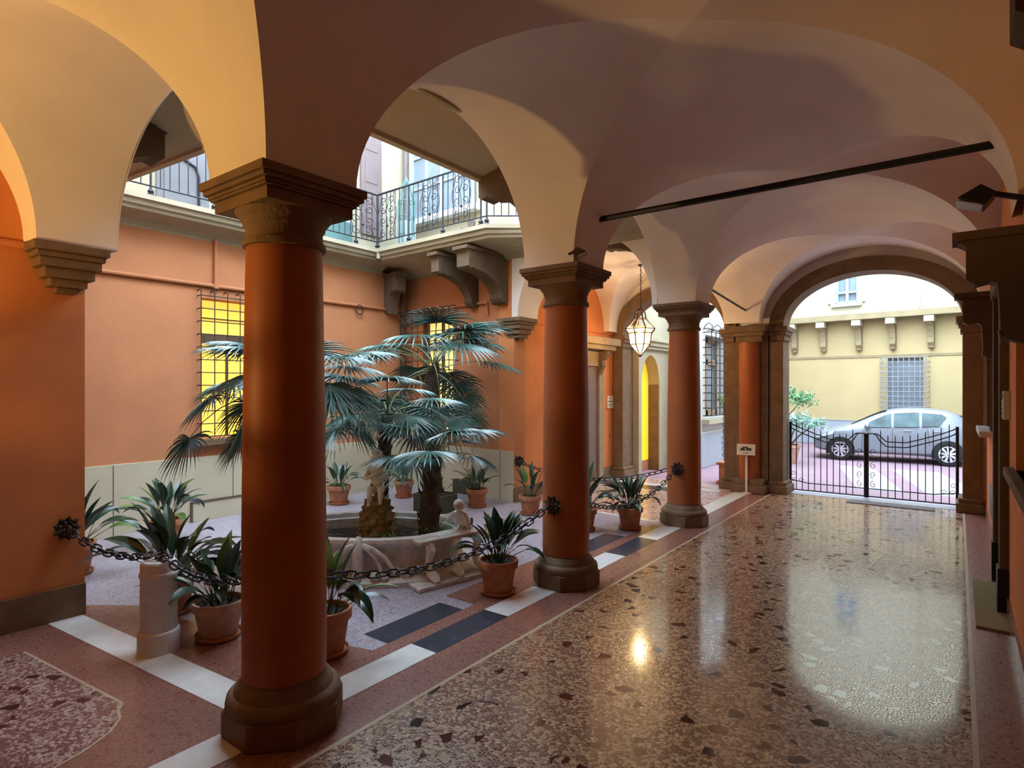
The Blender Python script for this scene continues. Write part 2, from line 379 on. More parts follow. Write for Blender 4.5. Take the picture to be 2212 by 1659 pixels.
# west wall of the court
WX = -9.5
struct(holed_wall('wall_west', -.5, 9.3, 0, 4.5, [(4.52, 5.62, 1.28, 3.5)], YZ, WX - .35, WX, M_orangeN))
BASE = []
struct(BX(WX, WX + .03, .5, 8.9, 0, 1.0).build('baseboard_west', M_dado, None, bevel=.004))
b_ = bpy.data.objects['baseboard_west']
for y in (3.28, 5.0, 6.6, 8.2): BX(WX + .029, WX + .033, y, y + .012, 0, .99).build('joint', M_stoneD, b_)
BX(WX + .02, WX + .05, 4.35, 5.3, .0, .30).build('vent_panel', M_dado, b_, bevel=.004)
BX(WX + .03, WX + .062, 4.33, 5.32, .29, .315).build('vent_frame', M_stoneD, b_); BX(WX + .03, WX + .062, 4.33, 4.36, 0, .3).build('vent_frame', M_stoneD, b_)
# north wall of the court (slightly skewed)
NA, NB = Vector((-9.5, 8.86, 0)), Vector((-6.43, 8.62, 0)); ND = (NB - NA).normalized(); NN = Vector((-ND.y, ND.x, 0))   # NN points away from the court
NL = (NB - NA).length
def NW(u, v, w): p = NA + ND * u + NN * w; return (p.x, p.y, v)
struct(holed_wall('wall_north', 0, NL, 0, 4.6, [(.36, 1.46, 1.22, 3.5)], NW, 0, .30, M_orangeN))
o = struct(MB().prism([(0, 0), (NL, 0), (NL, .92), (0, .92)], NW, -.03, 0).build('baseboard_north', M_dado, None, bevel=.004))
MB().prism([(1.5, .0), (2.25, .0), (2.25, .26), (1.5, .26)], NW, -.05, -.03).build('vent_panel', M_darkg, o)
for u in (1.0, 2.05, 2.75): MB().prism([(u, 0), (u + .012, 0), (u + .012, .91), (u, .91)], NW, -.033, -.029).build('joint', M_stoneD, o)
# west wall of the north bay and of the south bay
struct(BX(-6.78, -6.43, 8.62, 12.95, 0, 4.8).build('wall_north_bay', M_orange))
struct(MB().prism([(-6.85, -1.5), (-6.46, -1.5), (-6.46, 2.01), (-6.85, 1.97)], XY, 0, 4.8).build('wall_south_bay', M_orange))
o = struct(MB().prism([(-6.45, -1.5), (-6.43, -1.5), (-6.43, 2.01), (-6.45, 2.01)], XY, 0, .29).build('baseboard_south_bay', M_stone))
struct(BX(-6.43, -6.40, 8.60, 12.6, 0, .26).build('baseboard_north_bay', M_stone, bevel=.004))
struct(BX(-6.9, -3.6, -1.75, -1.45, 0, 4.7).build('wall_south', M_orange))
# string mouldings at the springing on the bay walls
struct(MB().tube([(-6.45, -1.4, 3.32), (-6.45, 2.0, 3.32)], .028, 8).build('trim_1', M_orange, None, True))
struct(MB().tube([(-6.42, 8.7, 3.32), (-6.42, 12.5, 3.32)], .028, 8).build('trim_2', M_orange, None, True))
# right wall with window and door recesses
RX = .38
struct(holed_wall('wall_right', -4.9, 13.0, 0, 4.8, [(7.25, 8.25, 0, 2.95), (10.25, 11.5, 1.5, 2.95), (4.2, 6.3, 1.42, 3.1)], YZ, RX, RX + .5, M_orange))
struct(BX(RX + .25, RX + .3, 7.25, 8.25, 0, 2.95).build('door_1', M_shut))
o = sempty('trim_3', (RX, 7.75, 0))
for y0, y1 in ((7.08, 7.25), (8.25, 8.42)): BX(RX - .07, RX + .02, y0, y1, 0, 3.05).build('jamb', M_stoneD, o, bevel=.01)
BX(RX - .09, RX + .02, 7.03, 8.47, 3.05, 3.25).build('lintel', M_stoneD, o, bevel=.01)
for y0, y1 in ((7.06, 7.27), (8.23, 8.44)): BX(RX - .085, RX + .02, y0, y1, 0, .42).build('jamb_plinth', M_black, o)
struct(BX(RX + .18, RX + .2, 10.25, 11.5, 1.5, 2.95).build('window_3', M_glassD))
o = bpy.data.objects['window_3']; BX(RX - .15, RX + .2, 10.1, 11.65, 1.42, 1.5).build('window_sill', M_strip, o, bevel=.01)
for y in (10.2, 11.5): BX(RX - .03, RX + .03, y, y + .06, 1.5, 3.0).build('window_frame', M_stone, o)
struct(BX(RX + .18, RX + .2, 4.2, 6.3, 1.42, 3.1).build('window_4', M_glassD))
o = bpy.data.objects['window_4']; BX(RX - .07, RX + .2, 4.0, 6.55, 1.34, 1.42).build('window_sill', M_stone, o, bevel=.012)
struct(BX(RX - .006, RX, 10.1, 11.0, .28, .72).build('trim_4', M_black))
struct(BX(RX - .02, RX, 8.45, 12.4, 0, .16).build('baseboard_right', M_border))
struct(BX(RX - .02, RX, -4.5, 7.05, 0, .16).build('baseboard_right', M_border))
# street end behind the camera: unseen solid wall, closed to keep the near vaults dark
struct(holed_wall('wall_back', -3.9, .9, 0, 4.62, [], XZ, -4.95, -4.75, M_orange))
struct(BX(-3.72, -3.62, -4.9, -1.5, 0, 4.62).build('wall_back_left', M_orange))
struct(MB().prism([(-9, -14), (6, -14), (6, -4.95), (-9, -4.95)], XY, -.12, -.01).build('floor', M_outs))
# ------------------------------------------------ facade of the arcade above the arches (court side)
def spandrel(name, arches, u0, u1, ztop, fn, a, b, m, parent=None, zb=ZS):
    """wall above a row of arches; arches=[(y0,y1)]"""
    poly = [(u0, zb)]
    for y0, y1 in arches:
        poly += [(y0, zb)] + arcpts((y0 + y1) / 2, (y1 - y0) / 2, zb, RISE * (1 + DOME) * 1.012, 52)[1:-1] + [(y1, zb)]
    poly += [(u1, zb), (u1, ztop), (u0, ztop)]
    return MB().prism(poly, fn, a, b).build(name, m, parent)
struct(spandrel('wall_east_arcade', [(2.42, 5.12), (5.72, 8.57)], 2.06, 8.9, 8.2, YZ, -3.68, -3.655, M_vault))
struct(spandrel('wall_south_arcade', [(-6.20, -3.70)], -6.46, -3.66, 8.2, lambda u, v, w: (u, w + shS(u), v), 2.38, 2.42, M_vault))
struct(spandrel('wall_north_arcade', [(-6.30, -3.74)], -6.43, -3.66, 8.2, XZ, 8.55, 8.58, M_vault))
# lunette wall at corridor end, with the gate arch; and the one of the north bay
def archwall(name, x0, x1, ax0, ax1, zsp, rise, ztop, y0, y1, m, parent=None, sides=True):
    ax0 -= .04; ax1 += .04; rise += .04
    poly = [(x0, 0), (ax0, 0), (ax0, zsp)] + arcpts((ax0 + ax1) / 2, (ax1 - ax0) / 2, zsp, rise, 32)[1:-1] + [(ax1, zsp), (ax1, 0), (x1, 0), (x1, ztop), (x0, ztop)]
    return MB().prism(poly, XZ, y0, y1).build(name, m, parent)
struct(archwall('wall_gate', -3.25, .9, -2.72, .07, 3.28, .92, 5.6, 12.5, 12.95, M_vault))
struct(archwall('wall_north_end', -6.9, -3.25, -6.15, -3.85, 3.28, .86, 5.6, 12.5, 12.95, M_vault))
def archivolt(x0, x1, zsp, rise, w, ya, yb, m, parent, n=36):
    c = (x0 + x1) / 2; h = (x1 - x0) / 2
    inner = arcpts(c, h, zsp, rise, n); outer = arcpts(c, h + w, zsp, rise + w, n, True)
    return MB().prism(inner + outer, XZ, ya, yb).build('archivolt', m, parent)
def stone_gate(n, x0, x1, zsp, rise, w, ya, yb, left=True, right=True):
    o = sempty('trim_%d' % n, ((x0 + x1) / 2, (ya + yb) / 2, 0))
    archivolt(x0, x1, zsp, rise, w, ya, yb, M_stone, o)
    for s, on, x in ((-1, left, x0), (1, right, x1)):
        if not on: continue
        a, b = (x - w, x) if s < 0 else (x, x + w)
        BX(a, b, ya, yb, .22, zsp - .28).build('jamb', M_stone, o, bevel=.01)
        q = (x - w - .03, x + .09) if s < 0 else (x - .09, x + w + .03)
        mb = MB().box(*q, ya - .08, yb + .03, zsp - .10, zsp); mb.box(q[0] + .03, q[1] - .03, ya - .05, yb, zsp - .17, zsp - .10); mb.box(q[0] + .06, q[1] - .06, ya - .03, yb, zsp - .28, zsp - .17)
        mb.build('impost', M_stone, o, bevel=.012)
        mb = MB().box(*q, ya - .08, yb + .03, 0, .16); mb.box(q[0] + .03, q[1] - .03, ya - .05, yb, .16, .24); mb.build('jamb_base', M_stone, o, bevel=.015)
stone_gate(5, -2.72, .07, 3.28, .92, .26, 12.42, 12.96)
stone_gate(6, -6.15, -3.85, 3.28, .86, .24, 12.42, 12.96)
# ================================================================== upper court walls and galleries
GT = 4.76
struct(BX(WX - .3, WX, 2.0, 9.2, GT - .3, 8.2).build('wall_upper_west', M_cream))
struct(MB().prism([(0, 4.6), (3.6, 4.6), (3.6, 8.2), (0, 8.2)], NW, 0, .2).build('wall_upper_north', M_cream))
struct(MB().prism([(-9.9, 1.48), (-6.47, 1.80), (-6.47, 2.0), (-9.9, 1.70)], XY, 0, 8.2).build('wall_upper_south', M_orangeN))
struct(BX(-3.64, -3.60, 2.0, 9, 4.6, 8.2).build('wall_upper_east', M_cream))
def sweep(path, prof, closed=False):
    """profile (out, z) swept along plan path; out = offset along given normals; path = [(point, outdir)]"""
    mb = MB(); k = len(prof); vs = []
    for (p, d) in path:
        for o_, z in prof: vs.append((p[0] + d[0] * o_, p[1] + d[1] * o_, z))
    fs = [(i * k + j, (i + 1) * k + j, (i + 1) * k + (j + 1) % k, i * k + (j + 1) % k) for i in range(len(path) - 1) for j in range(k)]
    fs += [tuple(range(k)), tuple((len(path) - 1) * k + j for j in reversed(range(k)))]
    mb.add(vs, fs); return mb
def ledge_prof(w):
    # w: depth. cove from the wall, then the moulded stone edge
    cove = [(-.02, 4.36)] + [(w * .78 * (1 - cos(R(a))) + .0, 4.40 + .16 * sin(R(a))) for a in (15, 35, 55, 75, 90)]
    return cove + [(w - .14, 4.56), (w - .12, 4.60), (w - .07, 4.62), (w - .05, 4.67), (w, 4.69), (w, GT), (-.02, GT)]
# gallery ring: west, north (deep then chamfered back), as one slab
gal = thing('gallery', (-9.0, 5, 4.3), 'pale stone gallery ledge running round the courtyard at first-floor level', 'balcony')
path = [((WX, 1.7), (1, .0)), ((WX, 8.86), (1, -1))]
W_ = .56
sweep([((WX, 1.9), (1, 0)), ((WX, 8.14), (1, 0))], ledge_prof(.56)).build('ledge', M_ledge, gal)
# north gallery, wall face to stone edge; own outline so that it can chamfer
edge = [(-8.94, 7.56), (-6.15, 7.46), (-5.58, 7.90), (-3.7, 7.90)]
def north_prof(z_in, z_out, ed, wall):
    mb = MB(); n = len(ed)
    secs = []
    for i in range(n):
        e = Vector((*ed[i], 0)); w = Vector((*wall[i], 0)); d = (w - e)
        pts = [(0, GT), (0, 4.69), (.05, 4.67), (.07, 4.62), (.12, 4.60), (.14, 4.56)]
        L_ = d.length; dn = d.normalized()
        row = [(e + dn * a, z) for a, z in pts]
        for a in (90, 70, 50, 30, 12): row.append((e + dn * (.20 + (L_ - .20) * (1 - sin(R(a))) ** 1.0), 4.40 + .15 * sin(R(a)) ** .5))
        row.append((w, 4.38)); row.append((w, GT))
        secs.append([(p.x, p.y, z) for p, z in row])
    k = len(secs[0]); vs = [p for s_ in secs for p in s_]
    fs = [(i * k + j, (i + 1) * k + j, (i + 1) * k + (j + 1) % k, i * k + (j + 1) % k) for i in range(n - 1) for j in range(k)]
    fs += [tuple(range(k)), tuple((n - 1) * k + j for j in reversed(range(k)))]
    return mb.add(vs, fs)
north_prof(0, 0, edge, [(-9.5, 8.84), (-6.43, 8.60), (-5.3, 8.56), (-3.7, 8.56)]).build('ledge', M_ledge, gal)
MB().prism([(-9.5, 8.0), (-8.94, 7.56), (-8.9, 7.6), (-9.4, 8.84), (-9.5, 8.84)], XY, 4.57, GT).build('ledge', M_ledge, gal)
# overhang on the east and south sides, above the arcades
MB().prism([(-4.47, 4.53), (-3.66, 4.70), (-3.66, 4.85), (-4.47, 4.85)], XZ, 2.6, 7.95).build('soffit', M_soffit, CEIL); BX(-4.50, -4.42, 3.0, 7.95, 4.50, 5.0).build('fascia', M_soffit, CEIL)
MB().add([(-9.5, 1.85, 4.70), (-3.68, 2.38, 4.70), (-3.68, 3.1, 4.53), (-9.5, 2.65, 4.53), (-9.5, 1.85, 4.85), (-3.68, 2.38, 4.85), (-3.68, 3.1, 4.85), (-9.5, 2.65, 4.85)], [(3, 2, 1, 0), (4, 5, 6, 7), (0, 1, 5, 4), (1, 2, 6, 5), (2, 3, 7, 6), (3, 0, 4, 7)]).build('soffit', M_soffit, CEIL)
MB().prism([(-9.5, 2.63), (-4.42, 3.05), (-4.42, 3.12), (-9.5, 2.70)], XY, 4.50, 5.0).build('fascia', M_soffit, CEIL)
# railings
def railing(pts, name, label, baly=None, H=1.05, step=.125, postidx=None, z0=GT):
    t = thing(name, (pts[0][0], pts[0][1], z0), label, 'railing', 'wrought iron gallery railings')
    rail = MB(); 
    P = [Vector((x, y, 0)) for x, y in pts]
    rail.tube([(p.x, p.y, z0 + H) for p in P], .018, 6); rail.tube([(p.x, p.y, z0 + .14) for p in P], .012, 6)
    rail.build('handrail', M_iron, t)
    for i in range(len(P) - 1):
        L_ = (P[i + 1] - P[i]).length; n = max(1, round(L_ / step))
        for k in range(n + (1 if i == len(P) - 2 else 0)):
            q = P[i].lerp(P[i + 1], k / n)
            if k == 0 or k % 7 == 0 or (i == len(P) - 2 and k == n):
                mb = MB().tube([(q.x, q.y, z0), (q.x, q.y, z0 + H)], .016, 6); mb.lathe([(.055, 0), (.05, .02), (.03, .035), (.045, .06), (.02, .10)], (q.x, q.y, z0), 8)
                mb.build('post', M_iron, t)
            else: MB().tube([(q.x, q.y, z0 + .14), (q.x, q.y, z0 + H)], .008, 5).build('baluster', M_iron, t)
    return t
def scrollwork(t, A, B, z0, z1, n=2):
    """S-scroll panel between two posts"""
    A, B = Vector((*A, 0)), Vector((*B, 0)); d = B - A; mb = MB()
    def pt(u, v): q = A + d * u; return (q.x, q.y, z0 + (z1 - z0) * v)
    def spiral(cu, cv, ru, rv, a0, turns, sg):
        return [pt(cu + ru * (1 - k / 16 * .75) * cos(a0 + sg * 2 * pi * turns * k / 16), cv + rv * (1 - k / 16 * .75) * sin(a0 + sg * 2 * pi * turns * k / 16)) for k in range(17)]
    for sx in (0, 1):
        f = (lambda u: u) if not sx else (lambda u: 1 - u)
        for (cu, cv, rv, a0, sg) in ((.27, .14, .09, pi / 2, 1), (.27, .40, .09, -pi / 2, -1), (.3, .62, .07, pi / 2, 1), (.3, .84, .08, -pi / 2, -1)):
            ps = [pt(f(cu + .2 * (1 - k / 14 * .75) * cos(a0 + sg * 2 * pi * 1.1 * k / 14)), cv + rv * (1 - k / 14 * .75) * sin(a0 + sg * 2 * pi * 1.1 * k / 14)) for k in range(15)]
            mb.tube(ps, .008, 4)
        mb.tube([pt(f(.05 + .1 * sin(v * 9)), v) for v in [k / 12 for k in range(13)]], .008, 4)
    mb.ball(pt(.5, .3), .028, n=6); mb.tube([pt(.5, .0), pt(.5, .45), pt(.42, .6), pt(.55, .75), pt(.5, 1)], .009, 4)
    return mb.build('scrollwork', M_iron, t)
r1 = railing([(-9.0, 2.7), (-9.0, 7.62)], 'iron_railing', 'straight wrought iron railing on the left side gallery above the lit window')
scrollwork(r1, (-9.0, 6.95), (-9.0, 7.6), GT + .14, GT + 1.05)
r2 = railing([(-8.98, 7.62), (-6.17, 7.52), (-5.6, 7.96), (-3.8, 7.96)], 'iron_railing', 'wrought iron railing with scroll panels on the far gallery, angled back at its right end')
for a, b in (((-8.95, 7.62), (-8.45, 7.6)), ((-7.75, 7.575), (-7.3, 7.56)), ((-6.95, 7.55), (-6.55, 7.535))): scrollwork(r2, a, b, GT + .14, GT + 1.05)
r3 = None
# upper openings
o = struct(BX(WX - .02, WX + .03, 3.85, 4.62, GT, 7.1).build('door_2', M_doorg)); BX(WX + .03, WX + .045, 3.95, 4.5, GT + .1, 5.55).build('door_panel', M_doorg, o, bevel=.006)
mb = MB().tube([(WX + .06, 4.45, GT + .1), (WX + .06, 4.45, 5.35), (WX + .06, 4.40, 5.5), (WX + .06, 4.2, 5.58), (WX + .06, 3.9, 5.6)], .02, 6); mb.build('door_rim', M_iron, o)
MB().tube([(WX + .1, 4.6, 5.25), (WX + .1, 4.75, 5.25), (WX + .1, 4.75, 5.15)], .02, 6).build('door_latch', M_iron, o)
o = tag(BX(WX, WX + .05, 7.60, 8.12, 5.15, 7.7).build('window_shutter', M_shut), 'brown panelled shutter leaf folded back against the cream wall above the railing', 'shutter')
for z0, z1 in ((5.3, 6.1), (6.2, 6.75), (6.85, 7.5)): BX(WX + .05, WX + .06, 7.70, 8.02, z0, z1).build('shutter_panel', M_shut, o, bevel=.006)
o = struct(BX(WX - .02, WX + .02, 6.6, 7.28, 5.0, 7.5).build('window_5', M_frameG)); BX(WX, WX + .06, 7.24, 7.33, 4.95, 7.6).build('window_frame', M_frameW, o)
BX(WX, WX + .04, 6.6, 7.2, 5.0, 7.5).build('window_frame', M_frameW, o)
o = tag(MB().tube([(-9.38, 8.72, GT), (-9.38, 8.72, 8.1)], .045, 8).build('downpipe', M_shut, None, True), 'dark downpipe in the corner of the upper courtyard walls', 'pipe')
for z in (5.6, 7.2): MB().lathe([(.055, 0), (.055, .04)], (-9.38, 8.72, z), 8).build('pipe_clip', M_frameW, o)
# window on the upper north wall with white frame and curtains
o = sempty('window_6', (-8.5, 8.75, 5.5))
MB().prism([(.30, 5.62), (2.1, 5.62), (2.1, 7.6), (.30, 7.6)], NW, -.03, .0).build('window_pane', M_glassB, o)
mb = MB()
for u in (.26, .72, 1.18, 1.64, 2.1): mb.prism([(u - .03, 5.6), (u + .03, 5.6), (u + .03, 7.6), (u - .03, 7.6)], NW, -.07, -.02)
for z in (5.6, 6.25, 6.9): mb.prism([(.26, z - .02), (2.1, z - .02), (2.1, z + .02), (.26, z + .02)], NW, -.06, -.02)
mb.build('window_frame', M_frameG, o)
MB().prism([(.15, 5.46), (2.25, 5.46), (2.25, 5.58), (.15, 5.58)], NW, -.2, .0).build('window_sill', M_frameW, o, bevel=.01)
MB().prism([(.12, 5.5), (.22, 5.5), (.22, 7.7), (.12, 7.7)], NW, -.04, 0).build('window_frame', M_frameW, o)
for k, (u, z) in enumerate(((1.75, 5.12), (2.0, 5.25))):
    c = NW(u, z, -.01); mb = MB(); n = 14
    mb.add([(c[0] + .085 * cos(2 * pi * j / n), c[1] + ww, c[2] + .085 * sin(2 * pi * j / n)) for ww in (-.03, .0) for j in range(n)],
           [tuple(range(n))] + [(j, (j + 1) % n, n + (j + 1) % n, n + j) for j in range(n)])
    struct(mb.build('trim_%d' % (7 + k), M_shut if k else M_stoneD))

# ================================================================== lit windows of the court
def grille(parent, P, ulist, vlist, out, m=M_rust, hooks=True, r=.009):
    """P(u,v,w)->3D ; bars at u in ulist, v in vlist, standing 'out' off the wall, tails bent back to the wall"""
    mb = MB()
    for u in ulist: mb.tube([P(u, vlist[0], -out), P(u, vlist[-1] + .06, -out)], r, 5)
    for v in vlist:
        mb.tube([P(ulist[0], v, 0), P(ulist[0] - .0, v, -out), P(ulist[-1], v, -out), P(ulist[-1], v, 0)], r, 5)
    if hooks:
        for u in ulist: mb.tube([P(u, vlist[-1] + .06, -out), P(u, vlist[-1] + .10, -out * .6), P(u, vlist[-1] + .08, -.0)], r, 5)
    return mb.build('grille', m, parent)
def linsp(a, b, n): return [a + (b - a) * i / (n - 1) for i in range(n)]
WP = lambda u, v, w: (WX - w, u, v)
o = sempty('window_1', (WX, 5.1, 1.28))
BX(WX - .30, WX - .28, 4.52, 5.62, 1.28, 3.5).build('window_pane', M_lit, o)
mb = MB().box(WX - .27, WX - .2, 4.52, 5.62, 2.80, 2.95).box(WX - .27, WX - .2, 4.52, 4.57, 1.28, 3.5).box(WX - .27, WX - .2, 5.42, 5.62, 1.28, 2.8).box(WX - .27, WX - .24, 5.03, 5.06, 1.28, 2.8).box(WX - .27, WX - .24, 4.52, 5.6, 3.2, 3.22); mb.build('window_frame', M_stoneD, o)
BX(WX - .28, WX + .12, 4.35, 5.8, 1.17, 1.27).build('window_sill', M_stone, o, bevel=.012)
grille(o, WP, linsp(4.45, 5.7, 7), linsp(1.32, 3.52, 12), .13)
o = sempty('window_2', (-9.0, 8.8, 1.22))
MB().prism([(.36, 1.22), (1.46, 1.22), (1.46, 3.5), (.36, 3.5)], NW, .26, .28).build('window_pane', M_litN, o)
mb = MB()
for q in ((.36, .45, 1.22, 3.5), (1.41, 1.46, 1.22, 3.5), (.9, .94, 1.22, 3.5), (.36, 1.46, 2.86, 2.94), (.36, 1.46, 3.44, 3.5)): mb.prism([(q[0], q[2]), (q[1], q[2]), (q[1], q[3]), (q[0], q[3])], NW, .2, .26)
mb.build('window_frame', M_stoneD, o)
MB().prism([(.2, 1.12), (1.62, 1.12), (1.62, 1.22), (.2, 1.22)], NW, -.12, .2).build('window_sill', M_stone, o, bevel=.012)
grille(o, NW, linsp(.12, 1.62, 9), linsp(1.25, 3.6, 13), .26)
# painted pipes and rings on the court walls
struct(MB().tube([(WX + .04, 2.2, 3.70), (WX + .04, 8.8, 3.70)], .03, 8).tube([(WX + .04, 4.72, 3.70), (WX + .04, 4.72, 4.45)], .03, 8).lathe([(.045, 0), (.045, .1)], (WX + .04, 4.72, 3.66), 8).build('trim_9', M_orangeN, None, True))
a, b = NW(.1, 3.68, -.04), NW(2.45, 3.68, -.04)
struct(MB().tube([a, b, NW(2.45, 3.45, -.04)], .026, 8).build('trim_10', M_orangeN, None, True))
mb = MB(); mb.tube([(WX + .06, 7.55 + .09 * cos(2 * pi * k / 16), 3.62 + .09 * sin(2 * pi * k / 16)) for k in range(17)], .014, 6, False)
tag(mb.build('iron_ring', M_rust, None, True), 'small dark iron ring hanging on the orange wall below the pipe', 'ring')
tag(MB().tube([(WX + .08, 8.66, 2.0), (WX + .08, 8.66, 4.4)], .04, 8).build('downpipe', M_stoneD, None, True), 'dark downpipe in the corner of the orange courtyard walls', 'pipe')

# ================================================================== columns
def octa(r): return [(r / cos(pi / 8) * cos(pi / 8 + k * pi / 4), r / cos(pi / 8) * sin(pi / 8 + k * pi / 4)) for k in range(8)]
def column(x, y, label, rz=0, cap='square'):
    t = thing('column', (x, y, 0), label, 'column', 'orange-red columns of the arcade')
    mb = MB(); mb.prism([(x + u, y + v) for u, v in octa(.335)], XY, 0, .155)
    mb.build('plinth', M_stone, t, bevel=.008)
    MB().lathe([(.335, .155), (.342, .18), (.335, .215), (.315, .235), (.295, .24), (.292, .25), (.285, .262), (.28, .275), (.268, .285), (.262, .30), (.25, .31), (.25, .33)], (x, y, 0), 48).build('base', M_stone, t, True)
    MB().lathe([(.250, .33), (.252, .6), (.250, 1.2), (.243, 1.9), (.232, 2.6), (.225, 2.96)], (x, y, 0), 48).build('shaft', M_colred, t, True)
    mb = MB().lathe([(.225, 2.95), (.245, 2.955), (.25, 2.975), (.245, 2.995), (.23, 3.0), (.228, 3.06), (.235, 3.075), (.243, 3.085), (.243, 3.10), (.262, 3.125), (.285, 3.155), (.29, 3.17)], (x, y, 0), 48)
    mb.build('necking', M_stone, t, True)
    mb = MB(); s = .30
    for (h, z0, z1) in ((.295, 3.165, 3.235), (.315, 3.235, 3.25), (.325, 3.25, 3.27), (.345, 3.27, 3.30), (.36, 3.30, 3.35)): mb.box(x - h, x + h, y - h, y + h, z0, z1)
    mb.build('abacus', M_stone, t, bevel=.006)
    return t
column(-3.38, 2.12, 'thick orange-red round column nearest the camera, on a brown octagonal plinth')
column(-3.37, 5.45, 'middle orange-red column with a rosette, on a brown octagonal plinth beside the chain')
column(-3.36, 8.87, 'farthest round column, dark red, in front of the white outer wall')
column(-3.38, -1.3, 'red column behind the camera')
# stone impost consoles carrying the arch at the corner piers
def corner_corbel(x, y, label, sgn=1, rz=0):
    t = MB()
    for (h, z0, z1) in ((.30, 3.27, 3.345), (.27, 3.22, 3.27), (.245, 3.14, 3.22), (.20, 3.05, 3.14), (.15, 2.98, 3.05), (.09, 2.93, 2.98)):
        t.box(x - h, x + h * .75, y - h * .95, y + h * .95, z0, z1)
    o = t.build('corbel_capital', M_stone, None, bevel=.012); o.rotation_euler.z = rz
    return tag(o, label, 'capital', 'stepped corner capitals of the courtyard')
corner_corbel(-6.40, 1.84, 'stepped brown stone capital on the bright orange wall at left edge')
corner_corbel(-6.42, 8.75, 'stepped stone capital on the far corner behind the palm')
# pier between north bay and gate: half round orange shaft
t = thing('pier', (-3.28, 12.42, 0), 'brown stone pier with an orange half-round shaft behind the standing sign', 'pier')
BX(-3.60, -2.99, 12.38, 12.96, 0.0, 3.28).build('core', M_stone, t)
mb = MB().lathe([(.2, .28), (.2, 2.98)], (-3.33, 12.36, 0), 24); mb.build('half_shaft', M_colred, t, True)
mb = MB().box(-3.64, -2.98, 12.12, 12.5, 3.18, 3.30).box(-3.60, -3.02, 12.16, 12.5, 3.10, 3.18).box(-3.56, -3.06, 12.2, 12.5, 2.98, 3.10); mb.build('capital', M_stone, t, bevel=.01)
mb = MB().box(-3.64, -2.98, 12.10, 12.5, 0, .16).box(-3.60, -3.02, 12.14, 12.5, .16, .28); mb.build('pier_base', M_stone, t, bevel=.012)

# gallery brackets (scroll corbels)
def bracket_mesh(mb, fn, L_=1.0, H_=.95, t=.24):
    """profile in (u = distance out of wall, v = height)"""
    prof = [(0, H_), (L_, H_), (L_, H_ - .07), (L_ - .05, H_ - .10), (L_ - .05, H_ - .34), (L_ - .10, H_ - .38), (L_ - .18, H_ - .36)]
    for k in range(8):
        a = R(90 * k / 7); prof.append((.16 + (L_ - .38) * (1 - sin(a)) + .0, H_ - .38 - (.42) * (1 - cos(a)) ** .9))
    prof += [(.17, .10), (.12, .03), (.05, 0), (0, .02)]
    mb.prism(prof, fn, -t / 2, t / 2)
    mb.prism([(0, H_ - .06), (L_ + .03, H_ - .06), (L_ + .03, H_), (0, H_)], fn, -t / 2 - .03, t / 2 + .03)
    return mb
def bracket(P, d, z0, label, L_=1.0, H_=.95, t=.24, group='stone brackets under the gallery', m=M_stoneD, name='stone_bracket'):
    d = Vector((d[0], d[1], 0)).normalized(); s = Vector((-d.y, d.x, 0)); P = Vector((P[0], P[1], 0))
    fn = lambda u, v, w: tuple(P + d * u + s * w + Vector((0, 0, z0 + v)))
    o = bracket_mesh(MB(), fn, L_, H_, t).build(name, m, None, bevel=.01)
    return tag(o, label, 'bracket', group)
bracket((-3.68, 8.72), (-1, 0), 3.75, 'dark curved stone bracket beside the far column, above the lantern')
bracket((-3.68, 5.42), (-1, 0), 3.70, 'dark stone bracket high beside the middle column, under the gallery soffit', L_=.85)
bracket((-3.68, 2.12), (-1, 0), 3.70, 'stone bracket over the nearest column')
bracket((-6.36, 2.02), (.05, 1), 3.76, 'dark stone bracket at upper left between two arches', L_=.64, H_=.92)
bracket((-7.42, 8.66), (-.07, -1), 3.60, 'carved stone bracket under the far gallery, left of its pair', L_=1.05, H_=.9, t=.2)
bracket((-6.70, 8.60), (-.07, -1), 3.60, 'carved stone bracket under the far gallery, right of its pair', L_=1.05, H_=.9, t=.3)
bracket((WX, 8.35), (1, -.25), 3.62, 'dark stone bracket under the gallery in the courtyard corner', L_=.55, H_=.78)
bracket((WX, 5.95), (1, 0), 3.62, 'dark stone bracket on the orange wall, partly behind the near column', L_=.6, H_=.78)
for y, lb in ((2.12, 'dark scroll bracket on the right wall at the top edge of the photo'), (5.42, 'dark scroll bracket jutting from the right wall below the floodlight'), (8.87, 'scroll bracket on the right wall nearer the gate')):
    bracket((.40 if y > 3 else .47, y), (-1, 0), 2.40 if y > 3 else 2.62, lb, L_=.40, H_=.80, t=.20, group='scroll brackets on the right wall', m=M_stoneD)
# ================================================================== tie rods
def rod(a, b, r, label, hook=None):
    mb = MB().tube([a, b], r, 8)
    if hook: mb.tube(hook, r * .8, 6)
    return tag(mb.build('tie_rod', M_black, None, True), label, 'tie rod', 'iron tie rods')
rod((-3.12, 5.45, 3.83), (.30, 5.45, 3.83), .031, 'thick black iron tie rod crossing the vault to the right wall', [(-3.06, 5.43, 3.83), (-3.06, 5.43, 3.97), (-3.12, 5.43, 4.0)])
rod((-3.42, 9.3, 3.86), (-3.30, 12.45, 3.55), .02, 'thin iron tie rod behind the farthest column')
